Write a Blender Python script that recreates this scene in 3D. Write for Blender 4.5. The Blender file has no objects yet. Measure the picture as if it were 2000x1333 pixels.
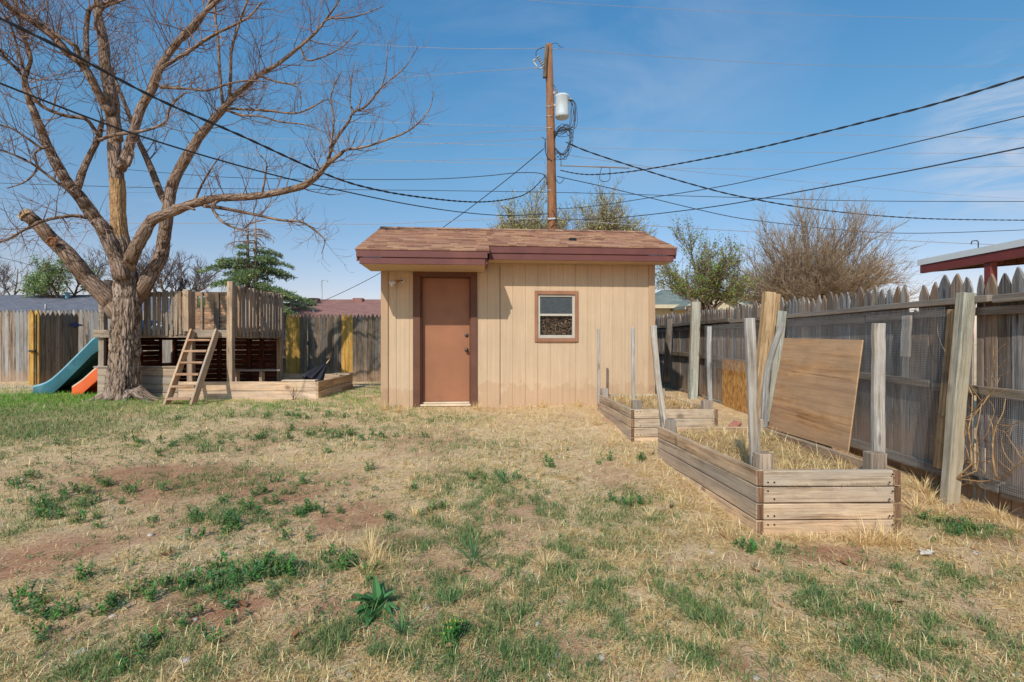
import bpy, math, random
import numpy as np
from mathutils import Vector, Matrix, noise as mnoise

random.seed(11)
RNG = np.random.default_rng(7)
sc = bpy.context.scene
COL = sc.collection
H = 1.2                      # camera height above the near lawn
F = 1000.0                   # focal length in photo pixels (2000 wide)
CX, CY = 1000.0, 666.5

def P(px, py, Y):
    """photo pixel at depth Y -> world point"""
    return Vector(((px - CX) / F * Y, Y, H + (CY - py) / F * Y))

def lin(r, g, b):
    f = lambda c: (c / 255 / 12.92) if c / 255 <= 0.04045 else ((c / 255 + 0.055) / 1.055) ** 2.4
    return (f(r), f(g), f(b), 1.0)

def sstep(a, b, x):
    t = np.clip((x - a) / (b - a), 0, 1)
    return t * t * (3 - 2 * t)

# ------------------------------------------------------------------ numpy noise
def vnoise(x, y, seed=0):
    x = np.asarray(x, float); y = np.asarray(y, float)
    xi = np.floor(x).astype(np.int64); yi = np.floor(y).astype(np.int64)
    xf = x - xi; yf = y - yi
    def hsh(a, b):
        n = (a * 374761393 + b * 668265263 + seed * 982451653) & 0x7fffffff
        n = ((n ^ (n >> 13)) * 1274126177) & 0x7fffffff
        n = (n ^ (n >> 16)) & 0xffff
        return n / 65535.0
    u = xf * xf * (3 - 2 * xf); v = yf * yf * (3 - 2 * yf)
    a = hsh(xi, yi); b = hsh(xi + 1, yi); c = hsh(xi, yi + 1); d = hsh(xi + 1, yi + 1)
    return (a * (1 - u) + b * u) * (1 - v) + (c * (1 - u) + d * u) * v

def fbm(x, y, s, seed=0, o=4):
    t = 0; amp = 0.5; n = 0
    for i in range(o):
        t = t + amp * vnoise(np.asarray(x) * s, np.asarray(y) * s, seed + i * 17); n += amp
        amp *= 0.5; s *= 2.03
    return t / n

# ------------------------------------------------------------------ object helpers
OFF = {}

def link(o):
    COL.objects.link(o); return o

def tag(o, label=None, cat=None, group=None, kind=None):
    if label: o['label'] = label
    if cat: o['category'] = cat
    if group: o['group'] = group
    if kind: o['kind'] = kind
    return o

def thing(name, label, cat, loc=(0, 0, 0), rz=0.0, group=None):
    o = link(bpy.data.objects.new(name, None))
    o.empty_display_size = 0.1
    o.location = loc; o.rotation_euler = (0, 0, rz)
    OFF[o.name] = Vector(loc)
    return tag(o, label, cat, group)

def dup(root, loc=None, rz=None, scale=None, label=None):
    r = link(root.copy())
    if loc is not None: r.location = loc
    if rz is not None: r.rotation_euler = (0, 0, rz)
    if scale is not None: r.scale = (scale,) * 3
    if label: r['label'] = label
    for ch in list(root.children):
        c = link(ch.copy()); c.parent = r
        for g in list(ch.children):
            d = link(g.copy()); d.parent = c
    return r

class MB:
    """mesh collector: vertices, faces, per-vertex grain coordinates and tone"""
    def __init__(s):
        s.v = []; s.f = []; s.g = []; s.t = []; s.sm = []
    def add(s, vs, fs, gs=None, tone=0.5, smooth=False):
        b = len(s.v)
        s.v += [tuple(q) for q in vs]
        s.f += [tuple(i + b for i in q) for q in fs]
        s.g += [tuple(q) for q in (gs if gs is not None else vs)]
        s.t += (list(tone) if hasattr(tone, '__len__') else [tone] * len(vs))
        s.sm += [smooth] * len(fs)
    def beam(s, p0, p1, w, h, up=(0, 0, 1), tone=None, segs=1, warp=0.0, w1=None, h1=None):
        """rectangular timber from p0 to p1; w across, h along up"""
        p0 = Vector(p0); p1 = Vector(p1); d = p1 - p0; L = d.length
        if L < 1e-6: return
        d /= L; up = Vector(up)
        side = d.cross(up)
        if side.length < 1e-4: side = d.cross(Vector((0, 1, 0)))
        side.normalize(); u2 = side.cross(d).normalized()
        w1 = w if w1 is None else w1; h1 = h if h1 is None else h1
        if tone is None: tone = random.random()
        o = (random.uniform(0, 50), random.uniform(0, 50), random.uniform(0, 50))
        vs = []; gs = []
        for i in range(segs + 1):
            t = i / segs
            c = p0 + d * (L * t)
            if warp and 0 < i: c = c + side * random.uniform(-warp, warp) + u2 * random.uniform(-warp, warp)
            ww = (w + (w1 - w) * t) / 2; hh = (h + (h1 - h) * t) / 2
            for a, b in ((-1, -1), (1, -1), (1, 1), (-1, 1)):
                vs.append(c + side * (a * ww) + u2 * (b * hh))
                gs.append((o[0] + L * t, o[1] + a * ww, o[2] + b * hh))
        fs = [(3, 2, 1, 0)]
        for i in range(segs):
            k = i * 4
            for j in range(4):
                fs.append((k + j, k + (j + 1) % 4, k + 4 + (j + 1) % 4, k + 4 + j))
        k = segs * 4
        fs.append((k, k + 1, k + 2, k + 3))
        s.add(vs, fs, gs, tone)
    def box(s, x0, x1, y0, y1, z0, z1, tone=None, axis=None):
        """axis-aligned box; grain along the longest side unless told"""
        dx, dy, dz = x1 - x0, y1 - y0, z1 - z0
        if axis is None: axis = max(((dx, 0), (dy, 1), (dz, 2)))[1]
        o = [random.uniform(0, 50) for _ in range(3)]
        vs = [(x, y, z) for z in (z0, z1) for y in (y0, y1) for x in (x0, x1)]
        if tone is None: tone = random.random()
        perm = {0: (0, 1, 2), 1: (1, 0, 2), 2: (2, 0, 1)}[axis]
        gs = [tuple(o[i] + q[perm[i]] for i in range(3)) for q in vs]
        s.add(vs, [(0, 2, 3, 1), (4, 5, 7, 6), (0, 1, 5, 4), (2, 6, 7, 3), (0, 4, 6, 2), (1, 3, 7, 5)], gs, tone)
    def prism(s, poly, origin, ax, ay, az, depth, tone=None):
        """polygon (2D list) in plane (ax, ay) extruded by depth along az; grain along ay"""
        origin = Vector(origin); ax = Vector(ax); ay = Vector(ay); az = Vector(az)
        n = len(poly); o = [random.uniform(0, 50) for _ in range(3)]
        if tone is None: tone = random.random()
        vs = []; gs = []
        for k in (0, 1):
            for a, b in poly:
                vs.append(origin + ax * a + ay * b + az * (depth * k))
                gs.append((o[0] + b, o[1] + a, o[2] + depth * k))
        fs = [tuple(range(n - 1, -1, -1)), tuple(range(n, 2 * n))]
        for i in range(n):
            j = (i + 1) % n
            fs.append((i, j, n + j, n + i))
        s.add(vs, fs, gs, tone)
    def tube(s, pts, radii, n=8, tone=0.5, cap=True, rough=0.0, rs=6.0):
        pts = [Vector(p) for p in pts]
        m = len(pts)
        if not hasattr(radii, '__len__'): radii = [radii] * m
        tone_l = tone if hasattr(tone, '__len__') else [tone] * m
        o = random.uniform(0, 50)
        t0 = (pts[1] - pts[0]).normalized()
        nrm = t0.orthogonal().normalized()
        vs = []; gs = []; ts = []; L = 0
        for i in range(m):
            if i == 0: t = t0
            elif i == m - 1: t = (pts[i] - pts[i - 1])
            else: t = (pts[i + 1] - pts[i - 1])
            t = t.normalized() if t.length > 1e-9 else t0
            nrm = (nrm - t * nrm.dot(t))
            nrm = nrm.normalized() if nrm.length > 1e-6 else t.orthogonal().normalized()
            bn = t.cross(nrm)
            if i: L += (pts[i] - pts[i - 1]).length
            for j in range(n):
                a = 2 * math.pi * j / n
                r = radii[i]
                dr = nrm * math.cos(a) + bn * math.sin(a)
                if rough:
                    q = pts[i] + dr * r
                    r *= 1 + rough * (mnoise.noise(Vector((q.x * rs, q.y * rs, q.z * rs * 0.35)) + Vector((o, 0, 0)))
                                      + 0.6 * mnoise.noise(Vector((q.x * rs * 3, q.y * rs * 3, q.z * rs * 0.6))))
                vs.append(pts[i] + dr * r)
                gs.append((o + L, math.cos(a) * radii[i] * 1.0 + o, math.sin(a) * radii[i]))
                ts.append(tone_l[i])
        fs = []
        for i in range(m - 1):
            for j in range(n):
                k = (j + 1) % n
                fs.append((i * n + j, i * n + k, (i + 1) * n + k, (i + 1) * n + j))
        s.add(vs, fs, gs, ts, True)
        if cap:
            b = len(s.v) - m * n
            s.f.append(tuple(b + j for j in range(n - 1, -1, -1))); s.sm.append(False)
            s.f.append(tuple(b + (m - 1) * n + j for j in range(n))); s.sm.append(False)
    def disc_lathe(s, prof, origin, axis=(0, 0, 1), n=20, tone=0.5):
        """lathe: prof is a list of (radius, height)"""
        origin = Vector(origin); ax = Vector(axis).normalized()
        a0 = ax.orthogonal().normalized(); a1 = ax.cross(a0)
        vs = []; fs = []
        for r, h in prof:
            for j in range(n):
                a = 2 * math.pi * j / n
                vs.append(origin + ax * h + (a0 * math.cos(a) + a1 * math.sin(a)) * max(r, 1e-4))
        m = len(prof)
        for i in range(m - 1):
            for j in range(n):
                k = (j + 1) % n
                fs.append((i * n + j, i * n + k, (i + 1) * n + k, (i + 1) * n + j))
        s.add(vs, fs, None, tone, True)
        b = len(s.v) - m * n
        s.f.append(tuple(b + j for j in range(n - 1, -1, -1))); s.sm.append(False)
        s.f.append(tuple(b + (m - 1) * n + j for j in range(n))); s.sm.append(False)
    def build(s, name, mat, parent=None, bevel=0.0, local=False, label=None):
        me = bpy.data.meshes.new(name)
        off = Vector((0, 0, 0))
        if parent is not None and not local: off = OFF.get(parent.name, off)
        vs = [(a - off.x, b - off.y, c - off.z) for a, b, c in s.v]
        me.from_pydata(vs, [], s.f)
        at = me.attributes.new('grain', 'FLOAT_VECTOR', 'POINT')
        at.data.foreach_set('vector', np.array(s.g, dtype=np.float32).ravel())
        at = me.attributes.new('tone', 'FLOAT', 'POINT')
        at.data.foreach_set('value', np.array(s.t, dtype=np.float32))
        me.polygons.foreach_set('use_smooth', s.sm)
        me.materials.append(mat)
        me.update()
        o = link(bpy.data.objects.new(name, me))
        if parent is not None:
            o.parent = parent
            OFF[o.name] = off
        if bevel:
            md = o.modifiers.new('bevel', 'BEVEL'); md.width = bevel; md.segments = 1
            md.limit_method = 'ANGLE'; md.angle_limit = math.radians(50)
        if label: o['label'] = label
        return o

def spline(pts, k=5):
    """Catmull-Rom through tuples of any length"""
    pts = [np.array(p, float) for p in pts]
    out = []
    n = len(pts)
    for i in range(n - 1):
        p0 = pts[max(i - 1, 0)]; p1 = pts[i]; p2 = pts[i + 1]; p3 = pts[min(i + 2, n - 1)]
        for j in range(k):
            t = j / k
            out.append(0.5 * ((2 * p1) + (-p0 + p2) * t + (2 * p0 - 5 * p1 + 4 * p2 - p3) * t * t + (-p0 + 3 * p1 - 3 * p2 + p3) * t ** 3))
    out.append(pts[-1])
    return out

# ------------------------------------------------------------------ materials
def newmat(name, rough=0.8, spec=0.3):
    m = bpy.data.materials.new(name); m.use_nodes = True
    nt = m.node_tree; b = nt.nodes['Principled BSDF']
    b.inputs['Roughness'].default_value = rough
    b.inputs['Specular IOR Level'].default_value = spec
    return m, nt, b

def N(nt, typ, **kw):
    n = nt.nodes.new(typ)
    for k, v in kw.items():
        if k.startswith('i_'):
            key = k[2:]
            n.inputs[int(key) if key.isdigit() else key].default_value = v
        else: setattr(n, k, v)
    return n

def attr(nt, name):
    return N(nt, 'ShaderNodeAttribute', attribute_name=name)

def ramp(nt, fac, stops):
    r = N(nt, 'ShaderNodeValToRGB')
    el = r.color_ramp.elements
    while len(el) < len(stops): el.new(0.5)
    for e, (p, c) in zip(el, stops):
        e.position = p; e.color = c if hasattr(c, '__len__') else (c, c, c, 1)
    nt.links.new(fac, r.inputs[0])
    return r.outputs[0]

def mixc(nt, fac, a, b, mode='MIX'):
    m = N(nt, 'ShaderNodeMix', data_type='RGBA', blend_type=mode)
    for sock, v in ((m.inputs[0], fac), (m.inputs[6], a), (m.inputs[7], b)):
        if hasattr(v, 'links'): nt.links.new(v, sock)
        else: sock.default_value = v
    return m.outputs[2]

def mapv(nt, vec, scale=(1, 1, 1), loc=(0, 0, 0)):
    m = N(nt, 'ShaderNodeMapping'); m.inputs['Scale'].default_value = scale; m.inputs['Location'].default_value = loc
    nt.links.new(vec, m.inputs['Vector']); return m.outputs[0]

def noise(nt, vec, scale=5, detail=4, rough=0.55, dist=0.0):
    n = N(nt, 'ShaderNodeTexNoise'); n.inputs['Scale'].default_value = scale
    n.inputs['Detail'].default_value = detail; n.inputs['Roughness'].default_value = rough
    n.inputs['Distortion'].default_value = dist
    nt.links.new(vec, n.inputs['Vector']); return n.outputs[0]

def math1(nt, op, a, b=0.0, clamp=False):
    m = N(nt, 'ShaderNodeMath', operation=op, use_clamp=clamp)
    for i, v in enumerate((a, b)):
        if hasattr(v, 'links'): nt.links.new(v, m.inputs[i])
        else: m.inputs[i].default_value = v
    return m.outputs[0]

def bump(nt, b, h, strength=0.3, dist=0.01):
    n = N(nt, 'ShaderNodeBump'); n.inputs['Strength'].default_value = strength; n.inputs['Distance'].default_value = dist
    nt.links.new(h, n.inputs['Height']); nt.links.new(n.outputs[0], b.inputs['Normal'])

def wood(name, light, mid, dark, weather=None, wamt=0.5, var=0.5, gs=1.0, knots=True, rough=0.85, dust=None):
    """timber whose grain follows each board; 'tone' varies board by board"""
    m, nt, b = newmat(name, rough, 0.15)
    g = attr(nt, 'grain').outputs['Vector']
    tn = attr(nt, 'tone').outputs['Fac']
    fine = noise(nt, mapv(nt, g, (2.2 * gs, 75 * gs, 75 * gs)), 1.0, 6, 0.65, 0.3)
    rings = noise(nt, mapv(nt, g, (0.9 * gs, 17 * gs, 17 * gs)), 1.0, 3, 0.5, 1.0)
    vfine = noise(nt, mapv(nt, g, (9 * gs, 210 * gs, 210 * gs), (3, 1, 2)), 1.0, 4, 0.7)
    s = math1(nt, 'ADD', math1(nt, 'MULTIPLY', fine, 0.42), math1(nt, 'MULTIPLY', rings, 0.30))
    s = math1(nt, 'ADD', s, math1(nt, 'MULTIPLY', vfine, 0.28))
    c = ramp(nt, s, [(0.40, dark), (0.49, mid), (0.58, light)])
    crk = noise(nt, mapv(nt, g, (1.6, 60, 60), (11, 4, 9)), 1.0, 3, 0.5, 0.8)
    c = mixc(nt, ramp(nt, crk, [(0.655, 0.0), (0.69, 0.8)]), c, tuple(x * 0.3 for x in dark[:3]) + (1,))
    blot = noise(nt, mapv(nt, g, (3.5, 6, 6), (2, 8, 5)), 1.0, 5, 0.7)
    c = mixc(nt, 1.0, c, ramp(nt, blot, [(0.32, 0.72), (0.55, 1.0), (0.72, 1.12)]), 'MULTIPLY')
    if weather is not None:
        w = noise(nt, mapv(nt, g, (0.7, 5, 5), (7, 3, 1)), 1.0, 4, 0.6)
        w = ramp(nt, w, [(0.5 - 0.25 * wamt, 0.0), (0.68 - 0.2 * wamt, 1.0)])
        c = mixc(nt, math1(nt, 'MULTIPLY', w, 0.75), c, mixc(nt, 0.75, c, weather))
    if knots:
        v = N(nt, 'ShaderNodeTexVoronoi'); v.inputs['Scale'].default_value = 1.0
        nt.links.new(mapv(nt, g, (2.6, 11, 3)), v.inputs['Vector'])
        k = ramp(nt, v.outputs['Distance'], [(0.07, 1.0), (0.16, 0.0)])
        c = mixc(nt, math1(nt, 'MULTIPLY', k, 0.6), c, tuple(x * 0.45 for x in dark[:3]) + (1,))
    t = ramp(nt, tn, [(0.0, 1 - 0.42 * var), (1.0, 1 + 0.28 * var)])
    c = mixc(nt, 1.0, c, t, 'MULTIPLY')
    wn = N(nt, 'ShaderNodeTexWhiteNoise', noise_dimensions='1D'); nt.links.new(math1(nt, 'MULTIPLY', tn, 97.3), wn.inputs['W'])
    c = mixc(nt, 1.0, c, ramp(nt, wn.outputs[0], [(0.0, (1 + .16 * var, 1 - .02 * var, 1 - .2 * var, 1)), (0.5, (1, 1, 1, 1)), (1.0, (1 - .14 * var, 1 - .03 * var, 1 + .1 * var, 1))]), 'MULTIPLY')
    if dust is not None:   # splash of red soil dried on the foot of the boards
        geo = N(nt, 'ShaderNodeNewGeometry')
        sep = N(nt, 'ShaderNodeSeparateXYZ'); nt.links.new(geo.outputs['Position'], sep.inputs[0])
        h = math1(nt, 'ADD', sep.outputs['Z'], math1(nt, 'MULTIPLY', noise(nt, geo.outputs['Position'], 3.0, 3), -0.55))
        d = ramp(nt, h, [(0.0, 0.5), (0.3, 0.0)])
        c = mixc(nt, d, c, dust)
    nt.links.new(c, b.inputs['Base Color'])
    bump(nt, b, s, 0.45, 0.006)
    return m

def paint(name, col, var=0.12, dirt=None, dirt_amt=0.3, rough=0.6, scale=3.0, bumpy=0.1):
    m, nt, b = newmat(name, rough, 0.3)
    tc = N(nt, 'ShaderNodeTexCoord').outputs['Object']
    n1 = noise(nt, tc, scale, 5, 0.6)
    dk = tuple(x * (1 - var) for x in col[:3]) + (1,); lt = tuple(min(1, x * (1 + var)) for x in col[:3]) + (1,)
    c = ramp(nt, n1, [(0.35, dk), (0.65, lt)])
    if dirt is not None:
        n2 = noise(nt, mapv(nt, tc, (1, 1, 0.5), (3, 5, 2)), 2.2, 6, 0.65)
        f = ramp(nt, n2, [(0.55, 0.0), (0.78, dirt_amt)])
        c = mixc(nt, f, c, dirt)
    nt.links.new(c, b.inputs['Base Color'])
    bump(nt, b, noise(nt, tc, 60, 4), bumpy, 0.004)
    return m

def colmat(name, rough=0.8, trans=0.0, amp=0.25, spec=0.2):
    """colour comes from the mesh's own colour attribute (leaf by leaf, blade by blade)"""
    m, nt, b = newmat(name, rough, spec)
    c = attr(nt, 'Col').outputs['Color']
    nt.links.new(c, b.inputs['Base Color'])
    if trans:
        t = N(nt, 'ShaderNodeBsdfTranslucent'); nt.links.new(c, t.inputs[0])
        mx = N(nt, 'ShaderNodeMixShader'); mx.inputs[0].default_value = trans
        nt.links.new(b.outputs[0], mx.inputs[1]); nt.links.new(t.outputs[0], mx.inputs[2])
        nt.links.new(mx.outputs[0], nt.nodes['Material Output'].inputs[0])
    return m

def plain(name, col, rough=0.6, metal=0.0, spec=0.4):
    m, nt, b = newmat(name, rough, spec)
    tc = N(nt, 'ShaderNodeTexCoord').outputs['Object']
    n = noise(nt, tc, 14, 4)
    c = ramp(nt, n, [(0.3, tuple(x * 0.82 for x in col[:3]) + (1,)), (0.7, tuple(min(1, x * 1.1) for x in col[:3]) + (1,))])
    nt.links.new(c, b.inputs['Base Color']); b.inputs['Metallic'].default_value = metal
    return m

DUST = lin(172, 138, 108)
M = {}
M['grey'] = wood('weathered_grey_wood', lin(172, 152, 130), lin(130, 110, 92), lin(72, 58, 48), lin(160, 158, 154), 0.5, 0.8, dust=DUST)
M['greyblue'] = wood('silvered_wood', lin(166, 162, 157), lin(122, 118, 114), lin(66, 61, 58), lin(146, 116, 88), 0.4, 1.0, dust=DUST)
M['darkpicket'] = wood('dark_aged_wood', lin(140, 122, 102), lin(104, 88, 72), lin(62, 50, 42), lin(128, 122, 116), 0.4, 0.7, dust=DUST)
M['yellow'] = wood('new_yellow_wood', lin(204, 162, 88), lin(184, 140, 68), lin(146, 104, 50), None, 0, 0.25)
M['fresh'] = wood('fresh_pale_wood', lin(206, 174, 132), lin(186, 152, 112), lin(140, 110, 78), None, 0, 0.3)
M['deck'] = wood('playset_wood', lin(208, 182, 150), lin(182, 152, 122), lin(124, 98, 78), lin(156, 146, 134), 0.45, 0.6)
M['cladding'] = wood('warm_cladding_wood', lin(206, 168, 132), lin(184, 142, 110), lin(138, 102, 78), lin(150, 125, 105), 0.3, 0.5)
M['underdeck'] = wood('dark_brown_wood', lin(110, 66, 44), lin(78, 42, 28), lin(40, 22, 15), None, 0, 0.5)  # one dark brown wood, for the lower playset walls and shelter rafters
M['planter'] = wood('planter_wood', lin(226, 200, 168), lin(204, 174, 142), lin(142, 114, 90), lin(166, 152, 138), 0.4, 0.6)
M['endgrain'] = wood('brown_board_end', lin(146, 112, 86), lin(118, 88, 66), lin(78, 58, 44), None, 0, 0.5)
M['railing'] = wood('grey_railing_wood', lin(178, 156, 132), lin(144, 122, 100), lin(82, 66, 54), lin(150, 140, 130), 0.4, 0.6)
M['cornerpost'] = wood('grey_brown_post', lin(186, 166, 144), lin(156, 134, 112), lin(100, 80, 64), lin(150, 142, 134), 0.4, 0.5)
M['stake'] = wood('silver_stake_wood', lin(196, 192, 186), lin(164, 158, 150), lin(112, 106, 98), lin(160, 140, 116), 0.3, 0.4)
M['treated'] = wood('green_treated_wood', lin(182, 180, 166), lin(154, 152, 138), lin(104, 102, 92), lin(170, 150, 122), 0.45, 0.4)
M['ply'] = wood('plywood', lin(204, 160, 114), lin(184, 138, 94), lin(140, 100, 66), lin(178, 150, 122), 0.6, 0.2, 0.5, False)
M['rafter'] = wood('rail_wood', lin(150, 134, 114), lin(118, 102, 84), lin(70, 58, 48), lin(132, 130, 128), 0.4, 0.6)

def osb():
    m, nt, b = newmat('strand_board', 0.8, 0.2)
    g = attr(nt, 'grain').outputs['Vector']
    v = N(nt, 'ShaderNodeTexVoronoi'); v.inputs['Scale'].default_value = 1
    nt.links.new(mapv(nt, g, (16, 55, 40)), v.inputs['Vector'])
    c = ramp(nt, v.outputs['Color'], [(0.1, lin(140, 94, 48)), (0.5, lin(184, 134, 74)), (0.9, lin(208, 164, 100))])
    nt.links.new(c, b.inputs['Base Color']); return m
M['osb'] = osb()
def siding(name, col, dark):
    m, nt, b = newmat(name, 0.7, 0.2)
    tc = N(nt, 'ShaderNodeTexCoord').outputs['Object']
    streak = noise(nt, mapv(nt, tc, (26, 26, 0.9)), 1, 5, 0.6)
    patch = noise(nt, tc, 1.3, 4, 0.6)
    c = mixc(nt, 1.0, col, ramp(nt, streak, [(0.3, 0.90), (0.7, 1.06)]), 'MULTIPLY')
    c = mixc(nt, 1.0, c, ramp(nt, patch, [(0.3, 0.92), (0.7, 1.05)]), 'MULTIPLY')
    fin = noise(nt, mapv(nt, tc, (240, 240, 6)), 1, 3)
    c = mixc(nt, 1.0, c, ramp(nt, fin, [(0.3, 0.95), (0.7, 1.03)]), 'MULTIPLY')
    sep = N(nt, 'ShaderNodeSeparateXYZ'); nt.links.new(tc, sep.inputs[0])
    spl = noise(nt, mapv(nt, tc, (5, 5, 3.2)), 1, 6, 0.7)
    hgt = math1(nt, 'SUBTRACT', sep.outputs['Z'], math1(nt, 'MULTIPLY', spl, 0.95))
    c = mixc(nt, ramp(nt, hgt, [(-0.75, 0.3), (0.0, 0.0)]), c, dark)          # mud splashed up from the ground
    stain = noise(nt, mapv(nt, tc, (3.2, 3.2, 1.6), (4, 1, 8)), 1, 6, 0.72)
    c = mixc(nt, ramp(nt, stain, [(0.62, 0.0), (0.74, 0.35)]), c, dark)
    nt.links.new(c, b.inputs['Base Color']); bump(nt, b, fin, 0.25, 0.003)
    return m
M['siding'] = siding('tan_siding_paint', lin(199, 170, 138), lin(172, 128, 94))
M['sidingtrim'] = siding('tan_trim_paint', lin(182, 150, 118), lin(140, 100, 74))
M['fascia'] = paint('maroon_fascia_paint', lin(106, 62, 56), 0.12, lin(134, 84, 66), 0.55, 0.55, 2.5)
M['doorpaint'] = paint('brown_door_paint', lin(154, 103, 74), 0.08, lin(104, 74, 60), 0.5, 0.5, 2.0, 0.05)
M['doortrim'] = paint('dark_trim_paint', lin(102, 66, 50), 0.12, lin(84, 62, 54), 0.5, 0.65, 4.0)
M['winframe'] = paint('window_trim_paint', lin(152, 106, 80), 0.1, lin(110, 74, 58), 0.4, 0.65, 4.0)
M['sash'] = paint('pale_aluminium_sash', lin(186, 176, 160), 0.06, lin(150, 130, 110), 0.3, 0.5, 6.0)
M['sill'] = paint('pale_threshold', lin(214, 190, 160), 0.08, lin(150, 115, 90), 0.4)
M['black'] = plain('black_metal', (0.02, 0.02, 0.022, 1), 0.45, 0.5)
M['wire'] = plain('cable_sheath', (0.03, 0.03, 0.033, 1), 0.6)
M['wiregrey'] = plain('bare_conductor', (0.36, 0.33, 0.33, 1), 0.5, 0.2)
M['brass'] = plain('dark_bronze', (0.09, 0.075, 0.06, 1), 0.4, 0.7)
M['white'] = plain('white_enamel', (0.62, 0.61, 0.57, 1), 0.45)
M['galv'] = plain('galvanised_wire', (0.42, 0.43, 0.44, 1), 0.5, 0.35)
M['tin'] = paint('transformer_grey', lin(196, 206, 210), 0.05, lin(170, 110, 70), 0.5, 0.45, 3.0)
M['porcelain'] = plain('grey_porcelain', (0.33, 0.32, 0.31, 1), 0.3)
M['teal'] = paint('shaded_faded_teal', lin(40, 86, 92), 0.16, lin(130, 160, 165), 0.4, 0.45, 2.5, 0.03)  # teal darkened in its colour for the shade on the slide's side walls
M['orange'] = paint('orange_plastic', lin(206, 92, 40), 0.1, lin(190, 120, 80), 0.4, 0.45, 3.0, 0.03)
M['tanplastic'] = paint('faded_tan_plastic', lin(206, 178, 150), 0.06, None, 0, 0.5)
M['navy'] = plain('navy_painted_iron', lin(40, 56, 96), 0.5, 0.2)
M['bluetoy'] = plain('blue_plastic', lin(60, 130, 190), 0.4)
M['redpost'] = paint('red_steel_paint', lin(122, 58, 54), 0.1, lin(110, 80, 72), 0.3, 0.5, 3.0)
M['whiteroof'] = paint('white_metal_roof', lin(214, 216, 212), 0.04, lin(180, 176, 168), 0.3, 0.45, 3.0)
M['brick'] = paint('old_red_brick', lin(178, 118, 98), 0.14, lin(200, 165, 140), 0.6, 0.9, 9.0, 0.4)
M['concrete'] = paint('worn_concrete', lin(190, 170, 146), 0.08, lin(160, 130, 105), 0.4, 0.9, 4.0, 0.3)
M['paper'] = plain('pale_paper', (0.72, 0.68, 0.62, 1), 0.8)
M['tarp'] = plain('black_cloth', (0.025, 0.026, 0.034, 1), 0.7)
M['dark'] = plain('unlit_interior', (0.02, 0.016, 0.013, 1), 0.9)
M['soil'] = paint('sandy_soil', lin(176, 138, 104), 0.14, lin(150, 106, 80), 0.5, 0.95, 5.0, 0.6)
M['grass'] = colmat('grass_blades', 0.75, 0.25)
M['leaf'] = colmat('leaves', 0.7, 0.25)
M['twigcol'] = colmat('thin_twigs', 0.85, 0.0)
M['housewall'] = paint('beige_house_wall', lin(196, 180, 150), 0.05, None, 0, 0.8)

def glass(name, tint, rough, haze):
    m, nt, b = newmat(name, rough, 0.5)
    tc = N(nt, 'ShaderNodeTexCoord').outputs['Object']
    n = noise(nt, tc, 30, 6, 0.7)
    c = ramp(nt, n, [(0.3, tuple(x * 0.6 for x in tint[:3]) + (1,)), (0.7, tuple(x * 1.3 for x in tint[:3]) + (1,))])
    nt.links.new(c, b.inputs['Base Color'])
    tr = N(nt, 'ShaderNodeBsdfTransparent')
    mx = N(nt, 'ShaderNodeMixShader'); mx.inputs[0].default_value = haze
    nt.links.new(tr.outputs[0], mx.inputs[1]); nt.links.new(b.outputs[0], mx.inputs[2])
    nt.links.new(mx.outputs[0], nt.nodes['Material Output'].inputs[0])
    return m
M['dirtyglass'] = glass('dusty_glass', lin(74, 80, 82), 0.25, 0.8)
M['screenglass'] = glass('clear_glass', lin(40, 40, 40), 0.1, 0.12)

def bark(name, hi, lo, bare):
    m, nt, b = newmat(name, 0.9, 0.15)
    g = attr(nt, 'grain').outputs['Vector']; tn = attr(nt, 'tone').outputs['Fac']
    wv = N(nt, 'ShaderNodeTexNoise'); wv.inputs['Scale'].default_value = 5.0; wv.inputs['Detail'].default_value = 3; nt.links.new(g, wv.inputs['Vector'])
    va = N(nt, 'ShaderNodeVectorMath', operation='MULTIPLY_ADD'); va.inputs[1].default_value = (0.10, 0.10, 0.10)
    nt.links.new(wv.outputs['Color'], va.inputs[0]); nt.links.new(g, va.inputs[2]); g = va.outputs[0]
    n1 = noise(nt, mapv(nt, g, (5, 28, 28)), 1, 6, 0.7, 0.8)
    n2 = noise(nt, mapv(nt, g, (1.2, 4, 4)), 1, 3)
    v = N(nt, 'ShaderNodeTexVoronoi', feature='DISTANCE_TO_EDGE'); v.inputs['Scale'].default_value = 1
    nt.links.new(mapv(nt, g, (3.2, 24, 24)), v.inputs['Vector'])
    crack = ramp(nt, v.outputs['Distance'], [(0.0, 0.0), (0.16, 1.0)])
    s = math1(nt, 'MULTIPLY', n1, math1(nt, 'ADD', math1(nt, 'MULTIPLY', crack, 0.6), 0.5))
    c = ramp(nt, s, [(0.24, lo), (0.40, mixv(lo, hi, 0.55)), (0.58, hi)])
    c = mixc(nt, ramp(nt, n2, [(0.4, 0.0), (0.7, 0.5)]), c, mixv(lo, bare, 0.35))
    bw = noise(nt, mapv(nt, g, (2, 22, 22)), 1, 5, 0.6)
    cb = ramp(nt, bw, [(0.3, mixv(bare, lo, 0.55)), (0.6, bare)])
    f = math1(nt, 'ADD', tn, math1(nt, 'MULTIPLY', math1(nt, 'SUBTRACT', n1, 0.5), 0.6))
    f = ramp(nt, f, [(0.46, 0.0), (0.56, 1.0)])
    c = mixc(nt, f, c, cb)
    nt.links.new(c, b.inputs['Base Color'])
    bump(nt, b, s, 0.9, 0.02)
    return m
def mixv(a, b, t): return tuple(x * (1 - t) + y * t for x, y in zip(a[:3], b[:3])) + (1,)
M['bark'] = bark('rough_grey_bark', lin(176, 152, 134), lin(46, 36, 31), lin(190, 150, 106))
M['barklimb'] = bark('brown_limb_bark', lin(164, 138, 120), lin(46, 36, 31), lin(190, 146, 100))
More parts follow.
